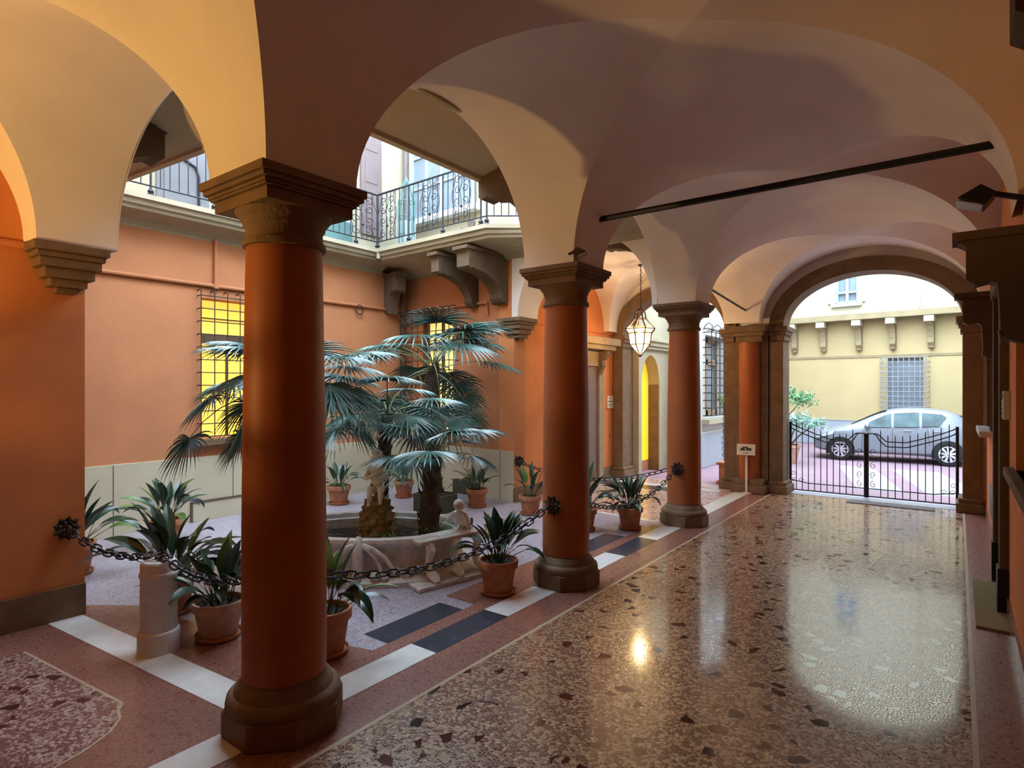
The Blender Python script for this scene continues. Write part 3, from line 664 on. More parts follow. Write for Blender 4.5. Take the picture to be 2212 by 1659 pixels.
# ================================================================== lanterns
def lantern(x, y, zc, zt, label):
    """zc ceiling, zt top of body"""
    t = thing('lantern', (x, y, zt - .9), label, 'lantern')
    mb = MB().lathe([(.02, 0), (.09, -.03), (.10, -.06), (.05, -.12), (.015, -.16)], (x, y, zc), 12); mb.build('ceiling_rose', M_rust, t, True)
    n = 9; mb = MB()
    for k in range(n):
        z0 = zc - .14 - k * (zc - .14 - zt) / n; z1 = zc - .14 - (k + 1) * (zc - .14 - zt) / n
        mb.tube([(x + .012 * (k % 2), y, z0 + .01), (x + .018, y + .01, (z0 + z1) / 2), (x, y, z1 - .01)], .009, 5)
    mb.build('hanging_chain', M_rust, t)
    # crown bands from the top ring to the widest rim
    fr = MB()
    R1, R2, R3, R4 = .30, .235, .20, .05
    zr, zb, zm, ze = zt - .40, zt - .48, zt - .70, zt - .88
    for k in range(8):
        a = 2 * pi * k / 8; c, s_ = cos(a), sin(a)
        fr.tube([(x + .02 * c, y + .02 * s_, zt), (x + .10 * c, y + .10 * s_, zt - .08), (x + .12 * c, y + .12 * s_, zt - .2), (x + .2 * c, y + .2 * s_, zt - .3), (x + R1 * c, y + R1 * s_, zr)], .012, 5)
        fr.tube([(x + R1 * c, y + R1 * s_, zr), (x + R2 * c, y + R2 * s_, zb), (x + R3 * c, y + R3 * s_, zm), (x + R4 * c, y + R4 * s_, ze)], .011, 5)
    for rr, zz in ((R1, zr), (R2, zb), (R3, zm), (R4, ze), (.12, zt - .2)):
        fr.tube([(x + rr * cos(2 * pi * k / 8), y + rr * sin(2 * pi * k / 8), zz) for k in range(9)], .010, 5, False)
    fr.lathe([(.02, 0), (.05, -.02), (.015, -.06)], (x, y, ze), 8); fr.build('lantern_frame', M_rust, t)
    MB().lathe([(R2 * .95, zr + .06 - zt), (R1 * .98, zr - zt), (R2, zb - zt), (R3, zm - zt), (R4, ze - zt)], (x, y, zt), 8, cap=False).build('lantern_glass', M_lglass, t)
    MB().ball((x, y, zb), .05, sz=1.3, n=10).build('bulb', M_bulb, t, True)
    return t
lantern(-4.95, 10.75, 4.60, 3.62, 'lit glass lantern hanging on a chain in the far bay')
t = thing('standin_uplighter', (-5.2, -1.45, 1.9), 'unseen bowl-shaped uplighter added on the south wall of the near side bay as a stand-in warm light', 'lamp')  # added out of view, stands in for the unknown warm source at left
MB().lathe([(.01, 0), (.09, .03), (.16, .10), (.19, .18), (.185, .18), (.15, .11), (.08, .045), (.01, .02)], (-5.2, -1.28, 1.92), 24, cap=False).build('bowl', M_dado, t, True)
MB().box(-5.23, -5.17, -1.45, -1.28, 1.93, 1.97).build('bracket_arm', M_iron, t)
def plight(name, loc, p, col, r):
    l = bpy.data.lights.new(name, 'POINT'); l.energy = p; l.color = col; l.shadow_soft_size = r
    o = bpy.data.objects.new(name, l); COL.objects.link(o); o.location = loc; return o
plight('lantern_light', (-4.95, 10.75, 3.05), NORTH_P, (1, .70, .38), .06)
l = bpy.data.lights.new('standin_uplighter_light', 'SPOT'); l.energy = SOUTH_P; l.color = (1, .58, .17); l.spot_size = R(100); l.spot_blend = .35; l.shadow_soft_size = .07  # spot of the added lamp, warms south bay, pier and near column
o = bpy.data.objects.new('standin_uplighter_light', l); COL.objects.link(o); o.location = (-5.2, -1.28, 2.12); o.rotation_euler = (Vector((-5.0, 1.5, 3.45)) - Vector(o.location)).to_track_quat('-Z', 'Y').to_euler()

# ================================================================== potted aspidistras
def leaf_strip(mb, base, az, pet, blade, wid, elev, droop, twist=0, seg=7, rng=random):
    """petiole + lance-shaped blade with a V fold"""
    d = Vector((cos(az), sin(az), 0)); s = Vector((-sin(az), cos(az), 0)); p = Vector(base); e = elev; pts = [p.copy()]
    for k in range(3):
        p = p + (d * cos(e) + Vector((0, 0, 1)) * sin(e)) * pet / 3; e -= droop * .06; pts.append(p.copy())
    mb.tube(pts, [.006, .005, .004, .0035], 4, False)
    prev = None; vs = []; sd = (s * cos(twist) + Vector((0, 0, 1)) * sin(twist))
    prof = [.06, .55, .86, 1.0, .95, .74, .42, .02]
    for k in range(seg + 1):
        w = wid * prof[k] * .5; dirv = d * cos(e) + Vector((0, 0, 1)) * sin(e); nrm = sd.cross(dirv).normalized()
        if nrm.z < 0: nrm = -nrm
        vs += [p - sd * w + nrm * w * .35, p.copy(), p + sd * w + nrm * w * .35]
        p = p + dirv * blade / seg; e -= droop / seg
    fs = []
    for k in range(seg):
        a = k * 3; fs += [(a, a + 1, a + 4, a + 3), (a + 1, a + 2, a + 5, a + 4)]
    mb.add(vs, fs)
def pot(x, y, h, rt, label, seed, nleaf=26, spread=.45, weathered=False, z=0, saucer=True, upright=.5):
    rng = random.Random(seed)
    t = thing('potted_plant', (x, y, z), label, 'potted plant', 'aspidistras in terracotta pots')
    m = M_terraL if weathered else M_terra; rb = rt * .68; z0 = z
    if saucer:
        MB().lathe([(rb * 1.05, 0), (rb * 1.28, .012), (rb * 1.34, .04), (rb * 1.28, .04), (rb * 1.2, .018)], (x, y, z0), 28, cap=True).build('saucer', M_terra, t, True); z0 += .015
    MB().lathe([(rb, 0), (rb * 1.03, .01), (rt * .90, h * .76), (rt * 1.02, h * .78), (rt * 1.03, h * .97), (rt * 1.0, h), (rt * .90, h), (rt * .88, h * .86)], (x, y, z0), 32, cap=False).build('pot', m, t, True)
    MB().lathe([(rt * .89, 0), (0.001, .015)], (x, y, z0 + h * .88), 20, cap=False).build('soil', M_soil, t)
    mb = MB()
    for k in range(nleaf):
        az = 2 * pi * (k * .618 + rng.uniform(-.06, .06)); q = rng.random()
        inner = q < upright
        el = R(rng.uniform(66, 86)) if inner else R(rng.uniform(38, 64)); r0 = rt * rng.uniform(0, .5)
        L_ = spread * rng.uniform(.55, .80) if inner else spread * rng.uniform(.55, .85)
        mb.cur = 1 if rng.random() < .08 else 0
        leaf_strip(mb, (x + r0 * cos(az), y + r0 * sin(az), z0 + h * .88), az + rng.uniform(-.4, .4), spread * rng.uniform(.25, .55), L_, L_ * rng.uniform(.22, .30), el,
                   rng.uniform(.2, .8) if inner else rng.uniform(.8, 1.9), rng.uniform(-.5, .5))
    mb.build('foliage', [M_leaf, M_leafY], t, True)
    return t
pot(-4.96, 2.50, .30, .205, 'aspidistra in a weathered terracotta pot just left of the near column, behind the marble bollard', 1, 34, .50, True)
pot(-5.86, 2.52, .34, .20, 'bushy aspidistra in a terracotta pot directly behind the marble bollard', 2, 38, .62, False, upright=.35)
pot(-8.35, 3.52, .34, .19, 'aspidistra in a terracotta pot against the beige dado of the left wall', 3, 30, .55)
pot(-7.90, 2.36, .34, .20, 'aspidistra half hidden by the orange wall at the left', 4, 30, .60)
pot(-3.98, 2.86, .34, .19, 'broad-leaved aspidistra peeping out behind the right of the near column', 5, 22, .55)
pot(-3.74, 4.74, .33, .20, 'dark leafy aspidistra in a terracotta pot between the near and middle columns', 6, 34, .50, upright=.6)
pot(-3.87, 8.05, .31, .185, 'aspidistra in a terracotta pot just left of the farthest column', 7, 34, .50)
pot(-4.36, 7.55, .31, .185, 'aspidistra mostly hidden behind the middle column', 8, 28, .55)
pot(-5.62, 7.98, .30, .185, 'aspidistra with few upright leaves left of the middle column', 9, 16, .50, upright=.6)
pot(-6.72, 7.92, .30, .185, 'aspidistra in a terracotta pot near the far corner, right of the palm trunk', 10, 26, .45)
pot(-8.42, 7.78, .30, .185, 'small aspidistra in a terracotta pot against the far dado behind the fountain', 11, 22, .42, upright=.8)
pot(-8.85, 6.62, .32, .20, 'aspidistra partly behind the right edge of the near column, left of the statue', 12, 24, .42)

# ================================================================== marble bollard
t = thing('bollard', (-5.10, 2.09, 0), 'short pale marble post standing on the white inlay', 'bollard')
MB().lathe([(.150, 0), (.152, .02), (.150, .155), (.145, .165), (.132, .172)], (-5.10, 2.09, 0), 40).build('post_base', M_bollard, t, True)
MB().lathe([(.132, .17), (.134, .18), (.130, .58), (.132, .585), (.140, .60), (.138, .625), (.130, .635), (.130, .695), (.115, .715)], (-5.10, 2.09, 0), 40).build('post_shaft', M_bollard, t, True)
mb = MB()
for k in range(7): mb.tube([(-5.10 + .10 * cos(k * .9) * (1 - .1 * k), 2.09 + .10 * sin(k * .9), .72 + .006 * k), (-5.10 - .08 * cos(k * 1.3), 2.09 + .06 * sin(k * 2.1), .745 + .004 * k)], .012, 5)
mb.build('ring_fitting', M_rust, t)

# ================================================================== chains and rosettes
def rosette(c, d, label, r=.112):
    d = Vector((*d, 0)).normalized(); s = Vector((-d.y, d.x, 0)); up = Vector((0, 0, 1)); c = Vector(c); mb = MB()
    for ring, (n, rr, off, pr) in enumerate(((9, .72, .008, .30), (8, .45, .024, .26), (5, .18, .04, .2))):
        for k in range(n):
            a = 2 * pi * k / n + ring * .35; q = c + (s * cos(a) + up * sin(a)) * r * rr + d * off
            rad = (s * cos(a) + up * sin(a)); tn = (-s * sin(a) + up * cos(a))
            vs = [q - rad * r * pr - d * .012, q + tn * r * pr * .8 + d * .006, q + rad * r * pr + d * .022, q - tn * r * pr * .8 + d * .006, q + d * .022]
            mb.add(vs, [(0, 1, 4), (1, 2, 4), (2, 3, 4), (3, 0, 4), (0, 3, 2, 1)])
    mb.tube([c, c + d * .012], r * .72, 14); mb.tube([c, c + d * .028], r * .42, 12)
    mb.ball(c + d * .045, r * .16, n=8)
    o = mb.build('iron_rosette', M_rust); ring = MB().tube([c + d * (.05 + .035 * (1 - cos(2 * pi * k / 12))) + up * (.03 * sin(2 * pi * k / 12)) for k in range(13)], .008, 5, False)
    r_ = ring.build('ring', M_rust, o)
    return tag(o, label, 'rosette', 'iron chain rosettes')
rosette((-6.44, 1.86, .82), (1, 0), 'large rusty flower-shaped rosette on the bright orange wall at left')
rosette((-3.37, 5.205, .86), (0, -1), 'rusty flower-shaped rosette on the middle column')
rosette((-3.36, 8.63, .86), (.12, -1), 'rusty flower-shaped rosette on the farthest column')
rosette((-6.38, 8.70, .74), (.6, -.8), 'small rusty rosette on the far orange corner behind the palm')
def chain(a, b, sag, label, ll=.125, r=.0078):
    a, b = Vector(a), Vector(b); n = max(4, round((b - a).length * 1.03 / (ll * .80)))
    t = thing('chain', ((a.x + b.x) / 2, (a.y + b.y) / 2, (a.z + b.z) / 2 - sag), label, 'chain', 'iron barrier chains')
    pts = [a.lerp(b, k / n) + Vector((0, 0, -sag * 4 * (k / n) * (1 - k / n))) for k in range(n + 1)]
    lm = None; cen = Vector(t.location)
    for k in range(n):
        mid = (pts[k] + pts[k + 1]) / 2; d = (pts[k + 1] - pts[k]).normalized()
        if lm is None:
            mb = MB(); w = ll * .24; h = ll * .5 - w; ps = []
            for j in range(17):
                q = 2 * pi * j / 16; ps.append((h * (1 if cos(q) > 0 else -1) * (1 if abs(cos(q)) > .01 else 0) + w * cos(q), w * sin(q), 0))
            mb.tube(ps, r, 5, False); o = mb.build('link', M_iron, t, True); lm = o.data
            # undo the world offset: link mesh is authored about its own centre
            for v in lm.vertices: v.co += cen
        else:
            o = bpy.data.objects.new('link', lm); COL.objects.link(o); o.parent = t
        o.location = mid - cen
        z = Vector((0, 0, 1)); y = z.cross(d).normalized(); x = d; zz = x.cross(y)
        M = Matrix((x, y, zz)).transposed(); M = M @ Matrix.Rotation(pi / 4 + (k % 2) * pi / 2, 3, 'X')
        o.rotation_euler = M.to_euler()
    return t
chain((-6.37, 1.87, .80), (-5.12, 2.05, .76), .09, 'chain from the large left rosette to the marble bollard')
chain((-5.08, 2.1, .76), (-3.66, 2.1, .86), .11, 'chain from the marble bollard to the near column')
chain((-3.40, 2.40, .85), (-3.38, 5.12, .86), .22, 'longest iron chain, sagging between near and middle columns in front of the fountain')
chain((-3.37, 5.70, .84), (-3.37, 8.55, .86), .27, 'iron chain sagging between middle and farthest columns')
chain((-6.31, 8.65, .73), (-3.62, 8.85, .80), .22, 'iron chain across the far bay behind the columns')

# ================================================================== fountain
FC = (-5.52, 4.62); FR = R(32)
t = thing('fountain', (*FC, 0), 'old grey carved stone fountain basin planted with palms in the courtyard', 'fountain')
def ell(prof, m, nm, bev=True): return MB().lathe(prof, (FC[0], FC[1], 0), 64, sx=1.12, sy=.74, rot=FR, cap=False).build(nm, m, t, True)
ell([(0.01, 0.0), (1.17, 0), (1.17, .05), (1.12, .07), (1.06, .09), (.9, .10)], M_marble, 'basin_plinth')
ell([(.98, .08), (.95, .14), (.93, .30), (.96, .38), (1.02, .41), (1.04, .44), (1.03, .475), (.93, .485), (.90, .47), (.88, .42), (.85, .41), (.83, .3), (.82, .2)], M_marble, 'basin')
ell([(.001, .30), (.87, .30)], M_soil, 'basin_soil')
def figure(name, P, rz, s, m, pts, edges, radii, parent=None, lab=None):
    """continuous skinned figure. pts name->(x,y,z)"""
    names = list(pts); me = bpy.data.meshes.new(name)
    c, sn = cos(rz), sin(rz)
    base = Vector(P); off = Vector((0, 0, 0)); q = parent
    while q is not None: off += q.location; q = q.parent
    co = []
    for n_ in names:
        x, y, z = pts[n_]; co.append(((x * c - y * sn) * s, (x * sn + y * c) * s, z * s))
    me.from_pydata(co, [(names.index(a), names.index(b)) for a, b in edges], [])
    o = bpy.data.objects.new(name, me); COL.objects.link(o)
    o.location = base - off
    if parent is not None: o.parent = parent
    sk = o.modifiers.new('skin', 'SKIN'); sk.use_smooth_shade = True
    for i, n_ in enumerate(names):
        v = me.skin_vertices[0].data[i]; r = radii[n_] * s; v.radius = (r, r); v.use_root = (i == 0)
    sb = o.modifiers.new('sub', 'SUBSURF'); sb.levels = 2; sb.render_levels = 2
    me.materials.append(m); return o
# tufa rock
rng = random.Random(5); RP = (-5.50, 4.66)
mb = MB(); vs = []; n = 20; lv = 12
for i in range(lv + 1):
    z = .28 + .52 * i / lv; rr = .24 - .10 * (i / lv) ** .8 if i < lv else .07
    for j in range(n):
        a = 2 * pi * j / n; q = rr * (1 + .22 * noise.noise(Vector((cos(a) * 3, sin(a) * 3, z * 14))) + rng.uniform(-.07, .07)); vs.append((RP[0] + q * cos(a), RP[1] + q * sin(a), z + rng.uniform(-.01, .01)))
mb.add(vs, [(i * n + j, i * n + (j + 1) % n, (i + 1) * n + (j + 1) % n, (i + 1) * n + j) for i in range(lv) for j in range(n)] + [tuple(lv * n + j for j in range(n))])
for k in range(70):
    a = rng.uniform(0, 2 * pi); h = rng.uniform(0, 1); rr = .24 - .10 * h ** .8; mb.ball((RP[0] + rr * cos(a), RP[1] + rr * sin(a), .3 + .48 * h), rng.uniform(.02, .04), 1, 1, rng.uniform(.6, 1.2), 6, .2, rng)
mb.build('tufa_rock', M_tufa, t)
# putto seated on the rock, hugging himself, legs dangling; a thing of its own
ST = thing('cherub_statue', (RP[0], RP[1], .79), 'small white marble cherub statue seated on the tufa rock of the fountain', 'statue')
pts = {'pelvis': (0, .0, .08), 'belly': (.01, 0, .17), 'chest': (.01, 0, .27), 'neck': (.012, 0, .335),
       'hipL': (.03, .045, .075), 'kneeL': (.13, .06, .10), 'ankL': (.12, .055, -.03), 'toeL': (.155, .06, -.06),
       'hipR': (.03, -.045, .075), 'kneeR': (.14, -.05, .085), 'ankR': (.11, -.06, -.06), 'toeR': (.15, -.07, -.085),
       'shL': (.01, .075, .295), 'elL': (.05, .12, .20), 'haL': (.11, .03, .205), 'fL': (.115, -.02, .215),
       'shR': (.01, -.075, .295), 'elR': (.06, -.115, .19), 'haR': (.11, -.02, .24), 'fR': (.10, .03, .255)}
ed = [('pelvis', 'belly'), ('belly', 'chest'), ('chest', 'neck'), ('pelvis', 'hipL'), ('hipL', 'kneeL'), ('kneeL', 'ankL'), ('ankL', 'toeL'), ('pelvis', 'hipR'), ('hipR', 'kneeR'), ('kneeR', 'ankR'), ('ankR', 'toeR'),
      ('chest', 'shL'), ('shL', 'elL'), ('elL', 'haL'), ('haL', 'fL'), ('chest', 'shR'), ('shR', 'elR'), ('elR', 'haR'), ('haR', 'fR')]
rad = dict(pelvis=.062, belly=.062, chest=.062, neck=.028, hipL=.045, kneeL=.034, ankL=.024, toeL=.016, hipR=.045, kneeR=.034, ankR=.024, toeR=.016, shL=.032, elL=.026, haL=.02, fL=.013, shR=.032, elR=.026, haR=.02, fR=.013)
FZ = R(-52)
figure('body', (RP[0], RP[1], .80), FZ, 1.12, M_marbleW, pts, ed, rad, ST)
def loc2(x, y, z, s=1.12): return (RP[0] + (x * cos(FZ) - y * sin(FZ)) * s, RP[1] + (x * sin(FZ) + y * cos(FZ)) * s, .80 + z * s)
mb = MB().ball(loc2(.02, 0, .40), .068, 1.0, .92, 1.12, 14)
for yy in (.024, -.024): mb.ball(loc2(.077, yy, .405), .010, n=6)
mb.ball(loc2(.085, 0, .388), .012, 1, 1, 1.4, 6); mb.ball(loc2(.074, 0, .362), .014, .8, 1.2, .5, 6)
for yy in (.066, -.066): mb.ball(loc2(.02, yy, .395), .016, .6, .6, 1, 6)
mb.build('head', M_marbleW, ST, True)
mb = MB(); rg = random.Random(3)
for k in range(46):
    a = rg.uniform(0, 2 * pi); e = rg.uniform(.15, 1.5); q = (.068 * cos(e) * cos(a), .066 * cos(e) * sin(a), .075 * sin(e))
    if q[0] > .04 and q[2] < .03: continue
    mb.ball(loc2(.015 + q[0], q[1], .41 + q[2]), rg.uniform(.011, .017), n=6)
mb.build('hair', M_marbleW, ST, True)
# carved ornaments on the basin wall: squid-like leaf figure, volute legs of a bench slab, reclining figures
def onell(ang, rr, z):
    x, y = rr * 1.12 * cos(ang), rr * .74 * sin(ang); return Vector((FC[0] + x * cos(FR) - y * sin(FR), FC[1] + x * sin(FR) + y * cos(FR), z))
a0 = R(-86); mb = MB()
c = onell(a0, 1.0, .47); o1 = onell(a0, 1.08, .25); b1 = onell(a0, 1.16, .06)
mb.tube([onell(a0, .98, .50), onell(a0, 1.04, .44), onell(a0, 1.05, .33), onell(a0, 1.05, .2), onell(a0, 1.1, .10), onell(a0 - .05, 1.18, .06)], [.03, .045, .06, .065, .055, .02], 10)
for da, zz in ((-.28, .14), (-.20, .09), (.20, .12), (.30, .16)):
    mb.tube([onell(a0 + da * .15, 1.03, .42), onell(a0 + da * .45, 1.06, .39), onell(a0 + da * .8, 1.06, .30), onell(a0 + da, 1.07, .2), onell(a0 + da * 1.05, 1.1, zz)], [.03, .028, .024, .02, .012], 8)
mb.ball(onell(a0 + .16, 1.1, .12), .06, 1, 1, .8, 10); mb.ball(onell(a0 + .24, 1.1, .1), .045, 1, 1, .8, 10)
mb.build('carved_figure', M_marble, t, True)
mb = MB(); rg = random.Random(8)
for k in range(46): mb.ball(onell(a0 + rg.uniform(.32, .72), rg.uniform(1.0, 1.08), rg.uniform(.09, .19)), rg.uniform(.012, .026), n=6)
mb.tube([onell(a0 + .48, .97, .40), onell(a0 + .53, 1.0, .38), onell(a0 + .52, 1.0, .33), onell(a0 + .5, .98, .25)], [.02, .02, .014, .004], 6)
mb.tube([onell(a0 + .44, .97, .39), onell(a0 + .47, .99, .36), onell(a0 + .50, .98, .36)], [.012, .012, .008], 6)
mb.build('carved_relief', M_marble, t, True)
# bench with three volute legs
mb = MB(); q0 = onell(R(-52), 1.02, 0); q1 = onell(R(-8), 1.05, 0)
bd = (q1 - q0).normalized(); bn = Vector((bd.y, -bd.x, 0))
def bp(u, v, w): p = q0 + bd * u + bn * v; return (p.x, p.y, w)
bl = (q1 - q0).length
mb.prism([(-.08, -.12), (bl + .1, -.12), (bl + .12, .16), (-.1, .16)], lambda u, v, w: bp(u, v, w), .43, .47)
mb.prism([(-.16, -.15), (bl + .2, -.15), (bl + .22, .30), (-.2, .30)], lambda u, v, w: bp(u, v, w), .0, .045)
mb.build('bench_slab', M_marble, t, bevel=.01)
for k in range(3):
    u = .04 + (bl - .04) * k / 2; mb = MB()
    mb.tube([bp(u, .12, .43), bp(u, .16, .37), bp(u, .12, .28), bp(u, .10, .2), bp(u, .16, .12), bp(u, .24, .09), bp(u, .28, .055)], [.045, .05, .04, .04, .055, .05, .03], 10)
    mb.ball(bp(u, .13, .385), .05, n=8); mb.ball(bp(u, .2, .10), .055, 1, 1, .7, 8)
    mb.build('volute_leg', M_marbleW, t, True)
# figures reclining on the rim
def recline(P, rz, label, s):
    pts = {'hip': (0, 0, .06), 'belly': (-.08, 0, .10), 'chest': (-.17, .0, .18), 'neck': (-.21, 0, .25), 'kneeA': (.12, .04, .14), 'footA': (.2, .05, .02), 'kneeB': (.14, -.05, .06), 'footB': (.28, -.05, .03),
           'shA': (-.17, .07, .21), 'elA': (-.10, .13, .14), 'haA': (.0, .10, .09), 'shB': (-.19, -.07, .2), 'elB': (-.24, -.1, .10), 'haB': (-.17, -.12, .03)}
    ed = [('hip', 'belly'), ('belly', 'chest'), ('chest', 'neck'), ('hip', 'kneeA'), ('kneeA', 'footA'), ('hip', 'kneeB'), ('kneeB', 'footB'), ('chest', 'shA'), ('shA', 'elA'), ('elA', 'haA'), ('chest', 'shB'), ('shB', 'elB'), ('elB', 'haB')]
    rad = dict(hip=.07, belly=.06, chest=.065, neck=.03, kneeA=.04, footA=.022, kneeB=.042, footB=.022, shA=.035, elA=.028, haA=.018, shB=.035, elB=.028, haB=.018)
    o = figure('reclining_cherub', P, rz, s, M_marbleW, pts, ed, rad); tag(o, label, 'statue', 'carved cherubs lying on the fountain rim')
    x, y = -.235 * s, 0; MB().ball((P[0] + x * cos(rz), P[1] + x * sin(rz), P[2] + .315 * s), .065 * s, n=12).build('head', M_marbleW, o, True)
    for h in o.children: h.parent = o; h.location = (0, 0, 0)
    return o
p = onell(R(-8), .98, .47); recline(p, R(120), 'weathered stone cherub lying on the fountain rim right of the palm trunk', 1.0)
p = onell(R(150), .98, .47); recline(p, R(-60), 'weathered white stone cherub on the far rim of the fountain beside the near column', 1.0)
# spider plants in the basin
def tuft(x, y, z, n, L_, seed, label):
    rg = random.Random(seed); mb = MB()
    for k in range(n):
        leaf_strip(mb, (x + rg.uniform(-.04, .04), y + rg.uniform(-.04, .04), z), rg.uniform(0, 2 * pi), .02, L_ * rg.uniform(.6, 1), .018, R(rg.uniform(45, 80)), rg.uniform(1.0, 2.2), 0)
    o = mb.build('spider_plant', M_grass, None, True); return tag(o, label, 'plant', 'spider plants in the fountain basin')
tuft(-4.98, 5.10, .30, 60, .42, 1, 'bright striped spider plant right of the palm trunk in the fountain')
tuft(-5.20, 4.62, .30, 45, .34, 2, 'spider plant between the tufa rock and the palm trunk')
tuft(-5.85, 4.10, .30, 40, .30, 3, 'spider plant at the left of the tufa rock by the near column')
tuft(-5.80, 5.08, .32, 40, .26, 4, 'spider plant behind the tufa rock')
# low border of the bed behind
o = tag(MB().tube([(-7.0, 5.1, .08), (-6.75, 5.6, .08), (-6.3, 6.0, .08), (-5.8, 6.15, .08)], .10, 10).build('stone_kerb', M_marble, None, True), 'rounded stone kerb lying on the paving behind the fountain', 'kerb')

# ================================================================== palms
def frond(parent, base, az, elev, pet, R_, droop, rg, nseg=26, m=M_palm):
    mb = MB(); d = Vector((cos(az), sin(az), 0)); up = Vector((0, 0, 1)); p = Vector(base); e = elev; pts = [p.copy()]
    for k in range(6):
        p = p + (d * cos(e) + up * sin(e)) * pet / 6; e -= droop * .12; pts.append(p.copy())
    mb.cur = 1; mb.tube(pts, [.014, .011, .009, .008, .007, .006, .005], 5, False); mb.cur = 0
    ax = (d * cos(e) + up * sin(e)).normalized(); side = ax.cross(up).normalized(); nrm = side.cross(ax).normalized()
    for k in range(nseg):
        f = (k + .5) / nseg * 2 - 1; th = f * R(118) + rg.uniform(-.03, .03)
        ln = R_ * (1 - .28 * abs(f) ** 2) * rg.uniform(.88, 1.06); w = .030 * R_ / .6
        q = p.copy(); dd = (ax * cos(th) + side * sin(th)).normalized(); sg = 7; vs = []; gr = droop * rg.uniform(.7, 1.2)
        for j in range(sg + 1):
            tt = j / sg; ww = w * (.35 + 1.3 * tt if tt < .4 else .87 * (1 - ((tt - .4) / .6) ** 1.6)) + .0012
            tn = dd.cross(nrm).normalized(); fold = nrm * (ww * .55 * (1 if tt < .8 else .3))
            vs += [q - tn * ww * .5 - fold * .5, q + fold * .25, q + tn * ww * .5 - fold * .5]
            q = q + dd * ln / sg; dd = (dd + Vector((0, 0, -1)) * (.03 + gr * .30 * tt ** 1.3)).normalized()
        mb.add(vs, [f_ for j in range(sg) for f_ in ((3 * j, 3 * j + 1, 3 * j + 4, 3 * j + 3), (3 * j + 1, 3 * j + 2, 3 * j + 5, 3 * j + 4))])
    return mb.build('frond', [m, M_stem], parent)
def palm(trunk, rads, fr, label, seed, pet=.55, R_=.55):
    rg = random.Random(seed); t = thing('palm_tree', trunk[0], label, 'palm tree', 'fan palms')
    # sample the trunk and roughen it with old leaf bases
    mb = MB(); P = [Vector(p) for p in trunk]; pts = []; rs = []
    for i in range(len(P) - 1):
        for k in range(6):
            u = k / 6; pts.append(P[i].lerp(P[i + 1], u)); rs.append((rads[i] * (1 - u) + rads[i + 1] * u) * rg.uniform(.9, 1.12))
    pts.append(P[-1]); rs.append(rads[-1]); mb.tube(pts, rs, 12)
    for k in range(int(len(pts) * 4)):
        q = rg.choice(pts[:-1]); i = pts.index(q); a = rg.uniform(0, 2 * pi); r0 = rs[i]; z = rg.uniform(-.03, .05)
        mb.tube([q + Vector((r0 * .8 * cos(a), r0 * .8 * sin(a), z)), q + Vector((r0 * 1.15 * cos(a), r0 * 1.15 * sin(a), z + .07)), q + Vector((r0 * 1.25 * cos(a), r0 * 1.25 * sin(a), z + .12))], [.016, .012, .002], 4, False)
    mb.build('trunk', M_trunk, t)
    top = P[-1]
    for (azd, eld, pl, rl, dr) in fr:
        frond(t, top + Vector((0, 0, rg.uniform(-.12, .03))), R(azd), R(eld), pet * pl, R_ * rl, dr, rg)
    return t
rg = random.Random(77)
def auto(n, seed, lo=8, hi=70, a0=0):
    g = random.Random(seed); return [(a0 + 360 * (k * .618 % 1) + g.uniform(-12, 12), g.uniform(lo, hi), g.uniform(.85, 1.25), g.uniform(.85, 1.15), g.uniform(.9, 1.6)) for k in range(n)]
palm([(-4.90, 4.92, .28), (-4.92, 4.95, .7), (-4.93, 4.99, 1.25)], [.13, .11, .09], auto(12, 1, 28, 75), 'short fan palm whose hairy trunk rises at the front right of the fountain', 1, .52, .50)
palm([(-7.05, 7.22, .30), (-7.0, 7.16, 1.3), (-6.92, 7.05, 2.45)], [.12, .10, .10], auto(24, 2, -25, 72), 'tallest fan palm in front of the far lit window', 2, .92, .78)
palm([(-6.22, 4.02, .28), (-6.25, 4.05, 1.2), (-6.2, 4.08, 2.05)], [.13, .11, .10], auto(24, 3, -15, 70) + [(215, 8, 2.1, 1.0, 1.7), (205, 40, 1.3, 1.0, 1.5), (228, 20, 1.4, .9, 1.5)], 'fan palm hidden behind the near column, fronds showing on both sides', 3, .72, .62)
palm([(-5.95, 5.05, .28), (-5.90, 5.08, 1.0), (-5.82, 5.10, 1.75)], [.10, .09, .08], auto(15, 4, 0, 65), 'fan palm in the middle of the fountain behind the cherub', 4, .60, .56)
palm([(-5.05, -.62, .35), (-5.03, -.60, 1.1), (-5.0, -.55, 1.95)], [.07, .06, .05], auto(11, 9, 5, 70), 'unseen potted fan palm added in the near side bay to cast leaf shadows', 9, .45, .45)  # added out of view so its fronds break up the warm spot beam
pot(-5.05, -.62, .36, .22, 'pot of the unseen fan palm added in the near side bay', 31, 3, .2)
t = thing('planter_box', (-7.05, 7.22, 0), 'dark green low planter box at the foot of the tallest palm', 'planter')
BX(-7.35, -6.75, 7.0, 7.45, 0, .30).build('box', M_darkg, t, bevel=.01); BX(-7.31, -6.79, 7.04, 7.41, .30, .315).build('soil', M_soil, t)

